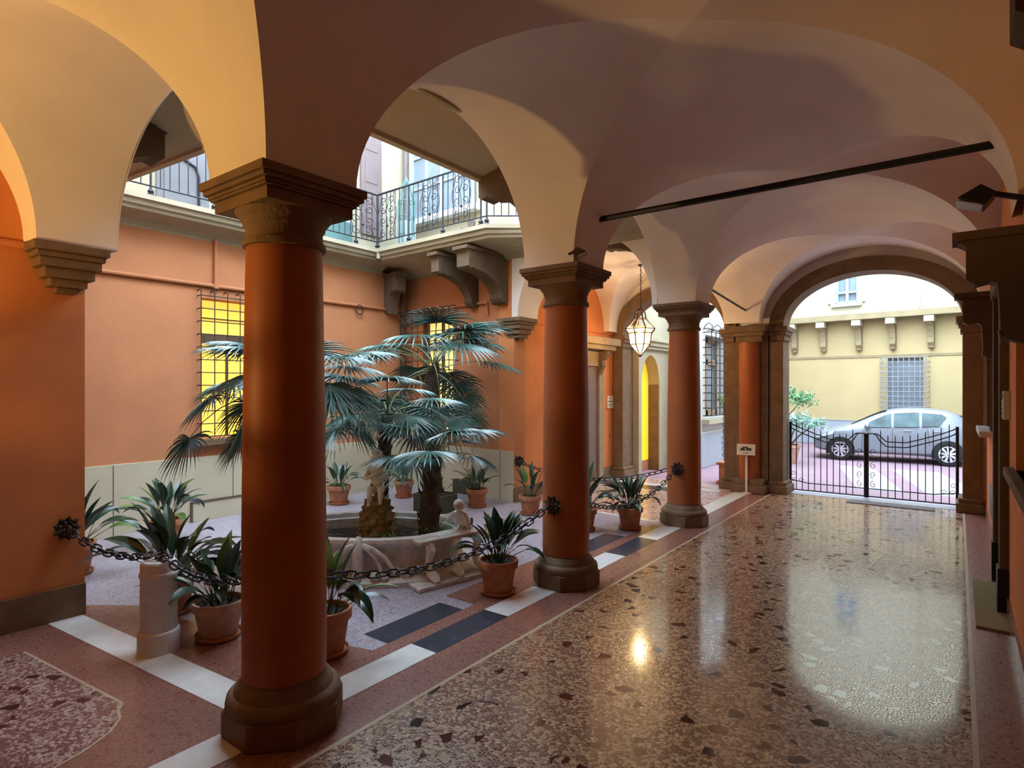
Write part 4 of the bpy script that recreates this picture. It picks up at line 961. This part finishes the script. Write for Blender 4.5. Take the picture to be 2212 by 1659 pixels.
# ================================================================== gate
def gate_leaf(x0, x1, y, label, hinge_left):
    t = thing('gate_leaf', ((x0 + x1) / 2, y, 0), label, 'gate', 'iron gate leaves')
    hp, mp = (x0, x1) if hinge_left else (x1, x0)
    MB().tube([(hp, y, .02), (hp, y, 1.40)], .024, 8).build('gate_post', M_iron, t); MB().tube([(mp, y, .02), (mp, y, 1.22)], .022, 8).build('gate_post', M_iron, t)
    n = 10
    def ztop(u):     # u from hinge to meeting post
        return 1.38 - .30 * min(1, u / .55) ** .8 + (.0 if u < .78 else .14 * ((u - .78) / .10 if u < .88 else 1))
    for off in (0, -.09):
        MB().tube([(hp + (mp - hp) * k / 28, y, ztop(k / 28) + (off if k / 28 < .86 else off * max(0, (1 - (k / 28 - .86) / .05)))) for k in range(29)], .011, 6).build('top_rail', M_iron, t)
    MB().tube([(hp + (mp - hp) * k / 12, y, .19 + (.05 * (1 - min(1, k / 3)))) for k in range(13)], .010, 6).build('bottom_rail', M_iron, t)
    MB().tube([(x0, y, .045), (x1, y, .045)], .012, 6).build('bottom_rail', M_iron, t)
    for k in range(1, n + 1):
        u = k / (n + .9) * .92; x = hp + (mp - hp) * u
        MB().tube([(x, y, .045), (x, y, ztop(u) + .09), (x, y, ztop(u) + .13)], [.0085, .0085, .002], 6).build('bar', M_iron, t)
    # scroll panel beside the meeting post and small scrolls at the hinge
    w = (mp - hp) * .09; cx = mp - w * .75
    def sp(cx_, cz, rx, rz, a0, sg, turns=1.15): return [(cx_ + rx * (1 - .8 * k / 16) * cos(a0 + sg * 2 * pi * turns * k / 16), y, cz + rz * (1 - .8 * k / 16) * sin(a0 + sg * 2 * pi * turns * k / 16)) for k in range(17)]
    for cz, a, sg in ((.27, pi / 2, 1), (.45, -pi / 2, -1), (.62, pi / 2, 1), (.88, -pi / 2, -1)): MB().tube(sp(cx, cz, .05, .07, a, sg), .006, 5).build('scroll', M_iron, t)
    for cz, cxx in ((.24, hp + (mp - hp) * .05), (.24, hp + (mp - hp) * .15), (.36, hp + (mp - hp) * .04)): MB().tube(sp(cxx, cz, .05, .05, 0, 1), .005, 5).build('scroll', M_iron, t)
    return t
gate_leaf(-2.68, -1.385, 12.88, 'left leaf of the low black iron gate', True)
gate_leaf(-1.345, .0, 12.88, 'right leaf of the low black iron gate', False)
o = tag(BX(-1.60, -.30, 12.20, 12.46, .003, .015).build('doormat', M_matg), 'long grey doormat on the terrazzo in front of the iron gate', 'doormat')
o = tag(BX(.13, .36, 6.55, 8.1, .003, .02).build('doormat', M_mat), 'olive doormat by the right wall', 'doormat')

# ================================================================== standing sign, wall sign, intercom, lamps
t = thing('standing_sign', (-3.32, 12.10, 0), 'small white sign on a post in front of the stone pier', 'sign')
MB().lathe([(.10, 0), (.10, .01), (.02, .02)], (-3.32, 12.10, 0), 20).build('sign_foot', M_sign, t); MB().box(-3.34, -3.30, 12.09, 12.11, .01, .76).build('sign_post', M_sign, t)
Mx = Matrix.Translation((-3.32, 12.07, .86)) @ Matrix.Rotation(R(10), 4, 'Z') @ Matrix.Rotation(R(-12), 4, 'X')
MB().box(-.17, .17, -.012, .012, -.11, .11, Mx).build('sign_board', M_sign, t, bevel=.008)
mb = MB(); 
for x0, x1, z0, z1 in ((-.10, -.02, -.01, .03), (-.06, .0, .03, .055), (.0, .03, -.01, .06), (.03, .10, -.01, .035), (-.11, .11, -.02, -.01)): mb.box(x0, x1, -.016, -.0125, z0, z1, Mx)
for k in range(6): mb.box(-.05 + .017 * k, -.04 + .017 * k, -.016, -.0125, -.075, -.055, Mx)
mb.build('sign_print', M_ink, t)
o = sempty('trim_11', (-6.42, 12.0, 0))
M_hood = mat('hood_stone', (.30, .22, .14), .8, .15, 6, .2, 30)
BX(-6.43, -6.05, 9.9, 12.15, 3.0, 3.16).build('hood_slab', M_hood, o, bevel=.015); BX(-6.43, -6.12, 10.0, 12.05, 2.9, 3.0).build('hood_slab', M_hood, o, bevel=.01)
for y in (10.15, 11.75):
    pr = [(0, .62), (.26, .62), (.28, .54), (.22, .44), (.15, .40), (.16, .28), (.10, .14), (.04, .0), (0, 0)]
    MB().prism(pr, lambda u, v, w: (-6.43 + u, w, 2.28 + v), y - .07, y + .07).build('hood_console', M_stone, o, bevel=.008)
for y in (10.1, 11.7): BX(-6.43, -6.36, y, y + .2, 0, 2.9).build('door_jamb', M_hood, o, bevel=.008)
BX(-6.43, -6.37, 10.3, 11.7, 2.55, 2.9).build('door_lintel', M_hood, o)
o = struct(BX(-6.43, -6.415, 10.3, 11.7, .02, 2.55).build('door_3', M_shut))
t = tag(BX(-6.43, -6.40, 12.16, 12.43, 1.60, 1.88).build('wall_sign', M_sign, bevel=.003), 'small pale plaque with dark lettering on the orange wall of the far bay', 'sign')
mb = MB()
for z, w, h in ((1.82, .10, .022), (1.745, .20, .026), (1.68, .18, .014), (1.65, .18, .012)):
    n = int(w / .02)
    for k in range(n): mb.box(-6.40, -6.398, 12.295 - w / 2 + k * .02, 12.295 - w / 2 + k * .02 + .014, z, z + h)
mb.build('sign_lettering', M_ink, t)
tag(MB().lathe([(.03, 0), (.03, .02), (.01, .03)], (0, 0, 0), 12).build('door_bell', M_stoneD), 'small round bell push on the orange wall below the plaque', 'bell').location = (-6.41, 12.3, .96)
t = thing('intercom', (RX - .02, 7.02, 1.7), 'white intercom panel on the right wall beside the dark door', 'intercom')
BX(RX - .05, RX, 6.92, 7.04, 1.80, 2.06).build('intercom_panel', M_frameW, t, bevel=.006); BX(RX - .055, RX - .05, 6.94, 7.02, 2.00, 2.04).build('camera_eye', M_black, t)
for k in range(4): BX(RX - .056, RX - .05, 6.94, 7.02, 1.82 + .042 * k, 1.85 + .042 * k).build('name_label', M_paper, t)
def flood(P, label, s=1.0, rz=0, m=M_black):
    t = thing('floodlight', P, label, 'lamp', 'small spotlights'); X = Matrix.Translation(P) @ Matrix.Rotation(rz, 4, 'Z') @ Matrix.Rotation(R(20), 4, 'Y')
    MB().prism([(-.13, -.03), (.02, -.05), (.05, .04), (-.04, .07)], lambda u, v, w: X @ Vector((u * s, w * s, v * s)), -.10, .10).build('housing', m, t, bevel=.006)
    MB().box(-.125 * s, .01 * s, -.09 * s, .09 * s, -.052 * s, -.045 * s, X).build('lamp_glass', M_frameW, t)
    MB().box(.03 * s, (.24 if m is M_black else .12) * s, -.015 * s, .015 * s, .03 * s, .06 * s, X).build('arm', m, t); return t
flood((.13, 4.75, 3.27), 'black floodlight on the right wall above the scroll bracket', 1.0)
flood((-3.02, 5.10, 3.42), 'small dark spotlight clamped on the capital of the middle column', .7, R(200), M_rust)

# ================================================================== terracotta planter and trellis by the pier
t = thing('trellis_planter', (-3.95, 13.2, 0), 'terracotta box planter with a scrolled iron trellis and climbing plant by the stone pier', 'planter')
BX(-4.15, -3.72, 13.0, 13.5, .04, .42).build('box', M_terra, t, bevel=.012); BX(-4.19, -3.68, 12.96, 13.54, .0, .05).build('box_foot', M_terra, t); BX(-4.19, -3.68, 12.96, 13.54, .40, .46).build('box_rim', M_terra, t, bevel=.01)
mb = MB(); 
for x in (-4.1, -3.93, -3.78): mb.tube([(x, 13.2, .42), (x, 13.2, 1.75)], .007, 5)
for k in range(9):
    z = .6 + .13 * k; mb.tube([(-4.1 + .055 * (1 - .7 * j / 12) * cos(j * .6 + k), 13.2, z + .055 * (1 - .7 * j / 12) * sin(j * .6 + k)) for j in range(13)], .006, 4); mb.tube([(-3.85 + .055 * (1 - .7 * j / 12) * cos(-j * .6 + k), 13.2, z + .055 * (1 - .7 * j / 12) * sin(-j * .6 + k)) for j in range(13)], .006, 4)
mb.build('trellis', M_iron, t)
def leafcloud(mb, c, rx, ry, rz_, n, s, seed, shell=.5):
    g = random.Random(seed)
    for k in range(n):
        v = Vector((g.gauss(0, 1), g.gauss(0, 1), g.gauss(0, 1))).normalized() * (shell + (1 - shell) * g.random())
        p = Vector((c[0] + v.x * rx, c[1] + v.y * ry, c[2] + v.z * rz_)); a = Vector((g.gauss(0, 1), g.gauss(0, 1), g.gauss(0, .6))).normalized(); b = a.cross(Vector((g.gauss(0, 1), g.gauss(0, 1), g.gauss(0, 1)))).normalized()
        l = s * g.uniform(.7, 1.3); mb.add([p, p + a * l * .5 + b * l * .22, p + a * l, p + a * l * .5 - b * l * .22], [(0, 1, 2, 3)])
mb = MB(); leafcloud(mb, (-4.0, 13.2, 1.82), .24, .2, .17, 420, .07, 3, .1); leafcloud(mb, (-3.85, 13.2, 1.35), .12, .12, .35, 120, .05, 4, .2); mb.build('foliage', M_shrub, t)

# ================================================================== outer court: left building, far building, shrubs, cars
OX = -6.0
o = sempty('door_4', (OX, 13.7, 0))
ap = [(12.96, 0), (13.12, 0), (13.12, 2.15)] + [(13.12 + .52 - .52 * cos(pi * k / 20), 2.15 + .72 * sin(pi * k / 20)) for k in range(1, 20)] + [(14.16, 2.15), (14.16, 0), (14.7, 0), (14.7, 3.0), (12.96, 3.0)]
MB().prism(ap, YZ, OX - .30, OX).build('door_surround', M_ledge, o)
BX(OX - .35, OX - .30, 12.96, 14.7, .25, 3.0).build('inner_wall', emit('glowing_ochre_wall', (.95, .52, .03), .8), o); BX(OX - .35, OX - .29, 12.96, 14.7, 0, .25).build('inner_baseboard', M_terra, o)  # ochre wall emits a glow in place of indoor light
BX(OX - .29, OX - .02, 14.15, 14.2, 0, 2.15).build('door_reveal', M_stone, o)
mb = MB().box(OX - .02, OX + .08, 12.96, 14.7, 3.0, 3.08).box(OX - .02, OX + .13, 12.96, 14.7, 3.08, 3.18).box(OX - .02, OX + .18, 12.96, 14.7, 3.18, 3.26); mb.build('cornice_moulding', M_ledge, o, bevel=.01)
struct(BX(OX - .6, OX, 12.96, 14.7, 3.0, 9).build('wall_outer_left_upper', M_palew))
LX = -5.25
struct(holed_wall('wall_outer_left', 14.65, 26, 0, 9, [(15.35, 17.05, 1.28, 3.45)], YZ, LX - .9, LX, M_white))
o = struct(BX(LX, LX + .02, 14.65, 25, 0, .93).build('baseboard_outer_left', M_wdado)); BX(LX + .02, LX + .03, 14.65, 25, .88, .93).build('dado_line', M_white, o)
o = sempty('window_7', (LX, 16.2, 1.3))
BX(LX - .34, LX - .3, 15.35, 17.05, 1.28, 3.45).build('window_pane', M_glassB, o)
mb = MB()
for q in ((15.35, 15.5, 1.28, 3.45), (16.13, 16.27, 1.28, 3.45), (16.9, 17.05, 1.28, 3.45), (15.35, 17.05, 2.7, 2.85), (15.35, 17.05, 3.3, 3.45), (15.35, 17.05, 1.28, 1.45)): mb.box(LX - .3, LX - .24, *q)
mb.build('window_frame', mat('walnut_frame', (.25, .16, .09), .6), o)
BX(LX - .3, LX + .2, 15.1, 17.3, 1.12, 1.26).build('window_sill', M_ledge, o, bevel=.015)
grille(o, lambda u, v, w: (LX - w, u, v), linsp(15.2, 17.2, 7), linsp(1.35, 3.5, 12), .22, M_iron, r=.014)
mb = MB()
for y in linsp(15.2, 17.2, 7)[::2]: mb.tube([(LX + .22, y, 3.5), (LX + .24, y, 3.66), (LX + .16, y, 3.74), (LX + .08, y, 3.70), (LX + .02, y, 3.6)], .014, 5)
mb.build('grille_hook', M_iron, o)
MB().tube([(LX + .06, 25.0, 0), (LX + .06, 25.0, 8)], .05, 8).build('downpipe', M_frameG, bpy.data.objects['wall_outer_left'])
# far building across the court
FA = Vector((-5.3, 24.54, 0)); FD = Vector((1, -.108, 0)).normalized(); FN = Vector((-FD.y, FD.x, 0)); FO = (Vector((-4.95, 24.5, 0)) - FA).dot(FD)
def FW(u, v, w): p = FA + FD * (u + FO) + FN * w; return (p.x, p.y, v)
B = thing('building', FW(3, 0, .2), 'yellow building across the outer court, its upper floor overhanging on brackets', 'building')
holed = holed_wall('lower_wall', -.4, 11.5, 0, 4.42, [(3.02, 4.06, 1.0, 3.08)], FW, 0, .5, M_yellow, B)
holed_wall('upper_wall', -.4, 11.5, 4.62, 9.5, [(1.56, 2.28, 5.0, 6.4)], FW, -.62, .5, M_palew, B)
MB().prism([(-.4, 4.42), (11.5, 4.42), (11.5, 4.64), (-.4, 4.64)], FW, -.66, .5).build('overhang_slab', mat('ochre_stone', (.28, .215, .12), .8), B, bevel=.02)
MB().prism([(-.4, 3.12), (11.5, 3.12), (11.5, 3.20), (-.4, 3.20)], FW, -.03, 0).build('string_course', MATS['ochre_stone'], B)
MB().prism([(-.4, 0), (11.5, 0), (11.5, .88), (-.4, .88)], FW, -.03, 0).build('plinth_band', M_wdado, B); MB().prism([(-.4, .88), (11.5, .88), (11.5, .93), (-.4, .93)], FW, -.05, 0).build('plinth_cap', M_palew, B)
for u in (.05, 1.05, 2.20, 3.22, 4.30, 5.4):
    pr = [(0, 1.0), (.60, 1.0), (.60, .80), (.5, .74), (.36, .66), (.26, .48), (.22, .30), (.24, .14), (.12, .0), (0, 0)]
    MB().prism(pr, lambda a, v, w, u=u: FW(u + w, 3.42 + v, -a), -.085, .085).build('bracket', MATS['ochre_stone'], B, bevel=.01)
    MB().lathe([(.001, -.1), (.05, -.03), (.10, 0), (.10, .04)], FW(u, 3.40, -.10), 10).build('bracket_drop', MATS['ochre_stone'], B, True)
    MB().prism([(-.14, 4.22), (.14, 4.22), (.14, 4.42), (-.14, 4.42)], lambda a, v, w, u=u: FW(u + a, v, w), -.63, -.3).build('bracket_block', M_palew, B, bevel=.01)
w = MB().prism([(3.02, 1.0), (4.06, 1.0), (4.06, 3.08), (3.02, 3.08)], FW, .18, .22).build('window_pane', M_glassB, B)
mb = MB()
for u in linsp(2.92, 4.16, 9): mb.tube([FW(u, 1.0, -.2), FW(u, 3.12, -.2)], .016, 5)
for v in linsp(1.1, 3.1, 13): mb.tube([FW(2.84, v, 0), FW(2.84, v, -.2), FW(4.24, v, -.2), FW(4.24, v, 0)], .014, 5)
mb.build('window_grille', mat('grey_iron', (.25, .25, .27), .6), B)
MB().prism([(1.56, 5.0), (2.28, 5.0), (2.28, 6.4), (1.56, 6.4)], FW, -.40, -.36).build('window_pane', M_glassB, B)
mb = MB()
for q in ((1.56, 1.63, 5.0, 6.4), (1.88, 1.96, 5.0, 6.4), (2.21, 2.28, 5.0, 6.4), (1.56, 2.28, 5.0, 5.1), (1.56, 2.28, 5.38, 5.44)): mb.prism([(q[0], q[2]), (q[1], q[2]), (q[1], q[3]), (q[0], q[3])], FW, -.56, -.40)
mb.build('window_frame', M_frameG, B)
MB().prism([(1.45, 4.9), (2.4, 4.9), (2.4, 4.99), (1.45, 4.99)], FW, -.76, -.5).build('window_sill', M_palew, B)
for u in (1.38, 2.46): MB().ball(FW(u, 5.04, -.66), .05, n=8).build('shutter_catch', MATS['ochre_stone'], B)
MB().tube([FW(4.06, 4.7, -.66), FW(4.06, 9, -.66)], .03, 8).build('downpipe', M_palew, B)
struct(BX(1.6, 1.9, 12.97, 24.5, 0, 8).build('wall_outer_right', M_palew))
# shrubs in planters on the left of the outer court
def shrub(x, y, blobs, label, m, seed, potm=M_terraL):
    t = thing('shrub', (x, y, 0), label, 'shrub', 'shrubs in the outer court')
    MB().lathe([(.22, 0), (.30, .42), (.33, .43), (.33, .5), (.28, .5)], (x, y, 0), 20, cap=False).build('pot', potm, t, True)
    g = random.Random(seed); mb = MB()
    for (bx, by, bz, r, n) in blobs: mb.tube([(x, y, .4), (x + (bx - x) * .4, y + (by - y) * .4, .4 + (bz - .4) * .5), (bx, by, bz)], [.03, .02, .008], 5)
    mb.build('stem', M_stoneD, t)
    mb = MB()
    for i, (bx, by, bz, r, n) in enumerate(blobs): leafcloud(mb, (bx, by, bz), r, r * .8, r * .55, n, .10, seed + i, .15)
    mb.build('foliage', m, t); return t
shrub(-4.35, 18.2, [(-4.35, 18.2, 2.20, .5, 520), (-3.95, 18.1, 1.85, .55, 520), (-3.45, 18.1, 1.75, .45, 330), (-4.4, 18.2, 1.6, .35, 160)], 'tall leafy green shrub at the left of the outer court', M_shrub, 11)
shrub(-3.75, 17.7, [(-3.95, 17.6, 1.08, .5, 520), (-3.45, 17.6, 1.18, .45, 420), (-3.05, 17.7, 1.10, .3, 200)], 'pale green weeping shrub in a pot in front of the silver car', M_shrub2, 12)
# ------------------------------------------------ cars
def car(P, rz, paint, label, s=.95, name='car'):
    t = thing(name, (P[0], P[1], 0), label, 'car'); X = Matrix.Translation((P[0], P[1], 0)) @ Matrix.Rotation(rz, 4, 'Z') @ Matrix.Scale(s, 4)
    T = lambda x, y, z: tuple(X @ Vector((x, y, z)))
    # stations along the length (x, bottom z, sill halfwidth, belt z, belt halfwidth, top z, roof halfwidth)
    ST_ = [(0.0, .36, .50, .60, .50, .62, .40), (.06, .26, .66, .68, .66, .72, .5), (.25, .22, .78, .76, .76, .80, .62), (.6, .20, .83, .84, .80, .90, .70), (.95, .19, .845, .90, .82, .985, .74),
           (1.25, .19, .85, .93, .83, 1.14, .66), (1.6, .19, .85, .95, .835, 1.34, .60), (1.95, .19, .85, .96, .84, 1.46, .585), (2.4, .19, .85, .975, .84, 1.51, .58), (2.85, .19, .85, .99, .84, 1.495, .575), (3.2, .20, .85, 1.01, .83, 1.45, .56),
           (3.48, .22, .84, 1.03, .81, 1.375, .54), (3.66, .25, .81, 1.02, .78, 1.20, .55), (3.82, .28, .77, .98, .73, 1.02, .58), (3.93, .32, .66, .80, .62, .84, .52), (3.95, .42, .5, .70, .5, .72, .4)]
    mb = MB(); vs = []; k = 13
    for (x, zb, wb, zt, wt, zr, wr) in ST_:
        half = [(wb * .90, zb), (wb, zb + .06), (wb + .005, zb + (zt - zb) * .5), (wt, zt), (wr + (wt - wr) * .10, zt + (zr - zt) * .88), (wr * .8, zr)]
        row = [(y, z) for y, z in half] + [(0, zr + .012)] + [(-y, z) for y, z in reversed(half)]
        vs += [T(x, y, z) for y, z in row]
    n = len(ST_); fs = [(i * k + j, (i + 1) * k + j, (i + 1) * k + (j + 1) % k, i * k + (j + 1) % k) for i in range(n - 1) for j in range(k)] + [tuple(range(k)), tuple((n - 1) * k + j for j in reversed(range(k)))]
    mb.add(vs, fs); mb.build('body', paint, t, True, subsurf=1)
    # side surface interpolation for glass and trim
    def side(x, f, out=.012):
        """f: 0 belt .. 1 roof edge"""
        for a, b in zip(ST_, ST_[1:]):
            if a[0] <= x <= b[0]:
                u = (x - a[0]) / (b[0] - a[0]); q = [a[i] + (b[i] - a[i]) * u for i in range(7)]; break
        y0, z0 = q[4], q[3]; y1, z1 = q[6] + (q[4] - q[6]) * .10, q[3] + (q[5] - q[3]) * .88
        return y0 + (y1 - y0) * f + out, z0 + (z1 - z0) * f
    for sg in (-1, 1):
        for poly in ([(1.33, .10), (1.5, .60), (1.85, .86), (1.98, .88), (1.98, .05)], [(2.04, .05), (2.04, .88), (2.55, .90), (2.62, .88), (2.62, .06)], [(2.68, .06), (2.68, .88), (3.12, .86), (3.22, .70), (3.06, .10)]):
            mb = MB(); pts = []
            for x, f in poly:
                yy, zz = side(x, f); pts.append(T(x, sg * yy, zz))
            q = []
            for x, f in poly:
                yy, zz = side(x, f, -.01); q.append(T(x, sg * yy, zz))
            m_ = len(pts); mb.add(pts + q, [tuple(range(m_)), tuple(m_ + i for i in reversed(range(m_)))] + [(i, (i + 1) % m_, m_ + (i + 1) % m_, m_ + i) for i in range(m_)]); mb.build('side_window', M_glassG, t)
        mb = MB().ball(T(1.42, sg * .93, 1.00), .10 * s, .7, 1.1, .75, 10); mb.build('wing_mirror', paint, t, True)
        mb = MB()
        for xx in (2.35, 3.0): 
            a_, b_ = T(xx - .09, sg * .862, .90), T(xx + .09, sg * .862, .90); mb.tube([a_, b_], .014 * s, 6)
        mb.build('door_handle', paint, t)
        mb = MB()
        for pl in ([(1.28, .25), (1.30, .88)], [(2.01, .25), (2.01, .96)], [(2.85, .5), (2.80, .97)]): mb.tube([T(pl[0][0], sg * .857, pl[0][1]), T(pl[1][0], sg * .853, pl[1][1])], .004, 4)
        mb.build('door_seam', M_black, t)
        pts = [(.10, .62), (.5, .80), (.62, .84), (.55, .72), (.2, .62)]
        mb = MB().prism(pts, lambda u, v, w: T(u, sg * w, v), .70, .815); mb.build('headlamp', M_frameW, t)
        mb = MB().prism([(3.62, .98), (3.84, .93), (3.90, .78), (3.72, .80)], lambda u, v, w: T(u, sg * w, v), .60, .80); mb.build('tail_lamp', M_red, t)
        for wx in (.75, 3.25):
            # dark arch lining, tyre, alloy rim with spokes
            arc = [(wx + .365 * cos(pi * q / 20), .30 + .365 * sin(pi * q / 20)) for q in range(21)] + [(wx - .36, .18), (wx + .36, .18)]
            MB().prism(arc, lambda u, v, w: T(u, sg * w, v), .70, .862).build('wheel_arch', M_black, t)
            W = MB(); nn = 32; pr = [(.20, .70), (.295, .71), (.31, .74), (.31, .85), (.295, .880), (.215, .885), (.205, .86)]
            vs = []
            for j in range(nn):
                a = 2 * pi * j / nn
                for r_, y_ in pr: vs.append(T(wx + r_ * cos(a), sg * y_, .31 + r_ * sin(a)))
            kk = len(pr); W.add(vs, [(j * kk + i, ((j + 1) % nn) * kk + i, ((j + 1) % nn) * kk + i + 1, j * kk + i + 1) for j in range(nn) for i in range(kk - 1)])
            wo = W.build('wheel', M_tyre, t, True)
            rim = MB(); vs = []
            for j in range(nn):
                a = 2 * pi * j / nn
                for r_ in (.212, .188): vs.append(T(wx + r_ * cos(a), sg * .888, .31 + r_ * sin(a)))
            rim.add(vs, [(2 * j, 2 * ((j + 1) % nn), 2 * ((j + 1) % nn) + 1, 2 * j + 1) for j in range(nn)])
            for j in range(9):
                a = 2 * pi * j / 9 + .2; c_, s2 = cos(a), sin(a)
                rim.add([T(wx + r_ * c_ - o_ * s2, sg * yy, .31 + r_ * s2 + o_ * c_) for r_, o_, yy in ((.03, -.018, .89), (.195, -.030, .885), (.195, .030, .885), (.03, .018, .89))], [(0, 1, 2, 3)])
            rim.ball(T(wx, sg * .885, .31), .035, n=10); rim.build('rim', M_alloy, wo)
            disc = [(wx + .19 * cos(2 * pi * j / 24), .31 + .19 * sin(2 * pi * j / 24)) for j in range(24)]
            MB().prism(disc, lambda u, v, w: T(u, sg * w, v), .80, .86).build('brake_disc', M_tyre, wo)
    # windscreen and rear glass
    def cross(x, f, w):
        for a, b in zip(ST_, ST_[1:]):
            if a[0] <= x <= b[0]: u = (x - a[0]) / (b[0] - a[0]); return a[5] + (b[5] - a[5]) * u + .02, (a[6] + (b[6] - a[6]) * u) * w
    for xs in ((1.0, 1.3, 1.62, 1.85), (3.52, 3.64, 3.76)):
        vs = []
        for x in xs:
            z, w = cross(x, 0, .86); vs += [T(x, -w, z), T(x, w, z)]
        MB().add(vs, [(2 * i, 2 * i + 1, 2 * i + 3, 2 * i + 2) for i in range(len(xs) - 1)]).build('windscreen' if xs[0] < 2 else 'rear_window', M_glassD, t)
    return t
car((-3.48, 20.05), R(3.0), M_silver, 'silver hatchback parked side-on behind the iron gate', 1.0)
car((-1.3, 22.6), R(-4), M_blue, 'blue car mostly hidden behind the silver hatchback', .92)
# small things on the upper gallery
t = thing('wire_stand', (-8.75, 8.15, GT), 'tall green wire birdcage stand in the corner of the upper gallery', 'stand')
mb = MB()
for k in range(10):
    a = 2 * pi * k / 10; c, s_ = cos(a), sin(a); x, y = -8.75, 8.15
    mb.tube([(x + .16 * c, y + .16 * s_, GT), (x + .16 * c, y + .16 * s_, GT + 1.0), (x + .08 * c, y + .08 * s_, GT + 1.3), (x, y, GT + 1.5)], .010, 5)
for z in (.05, .35, .7, 1.0): mb.tube([(x + .16 * cos(2 * pi * k / 12), y + .16 * sin(2 * pi * k / 12), GT + z) for k in range(13)], .010, 5, False)
mb.build('wire_frame', M_greenm, t); MB().box(x - .13, x + .13, y - .13, y + .13, GT, GT + .6).build('panel', M_frameG, t)
mb = MB().tube([(-9.15, 5.85, GT), (-9.2, 6.25, GT + .75)], .012, 5).tube([(-9.2, 6.25, GT), (-9.15, 5.85, GT + .75)], .012, 5).tube([(-9.2, 5.8, GT + .75), (-9.2, 6.3, GT + .75)], .012, 5).tube([(-9.35, 5.8, GT + .75), (-9.35, 6.3, GT + .75)], .012, 5).tube([(-9.3, 5.85, GT), (-9.35, 6.25, GT + .75)], .012, 5)
tag(mb.build('drying_rack', M_frameW), 'small pale folding drying rack on the left gallery beside the near column', 'rack')
tag(BX(-9.45, -9.2, 6.6, 7.2, GT, GT + .45).build('storage_box', M_greenm, bevel=.02), 'green box on the left gallery below the window', 'box')
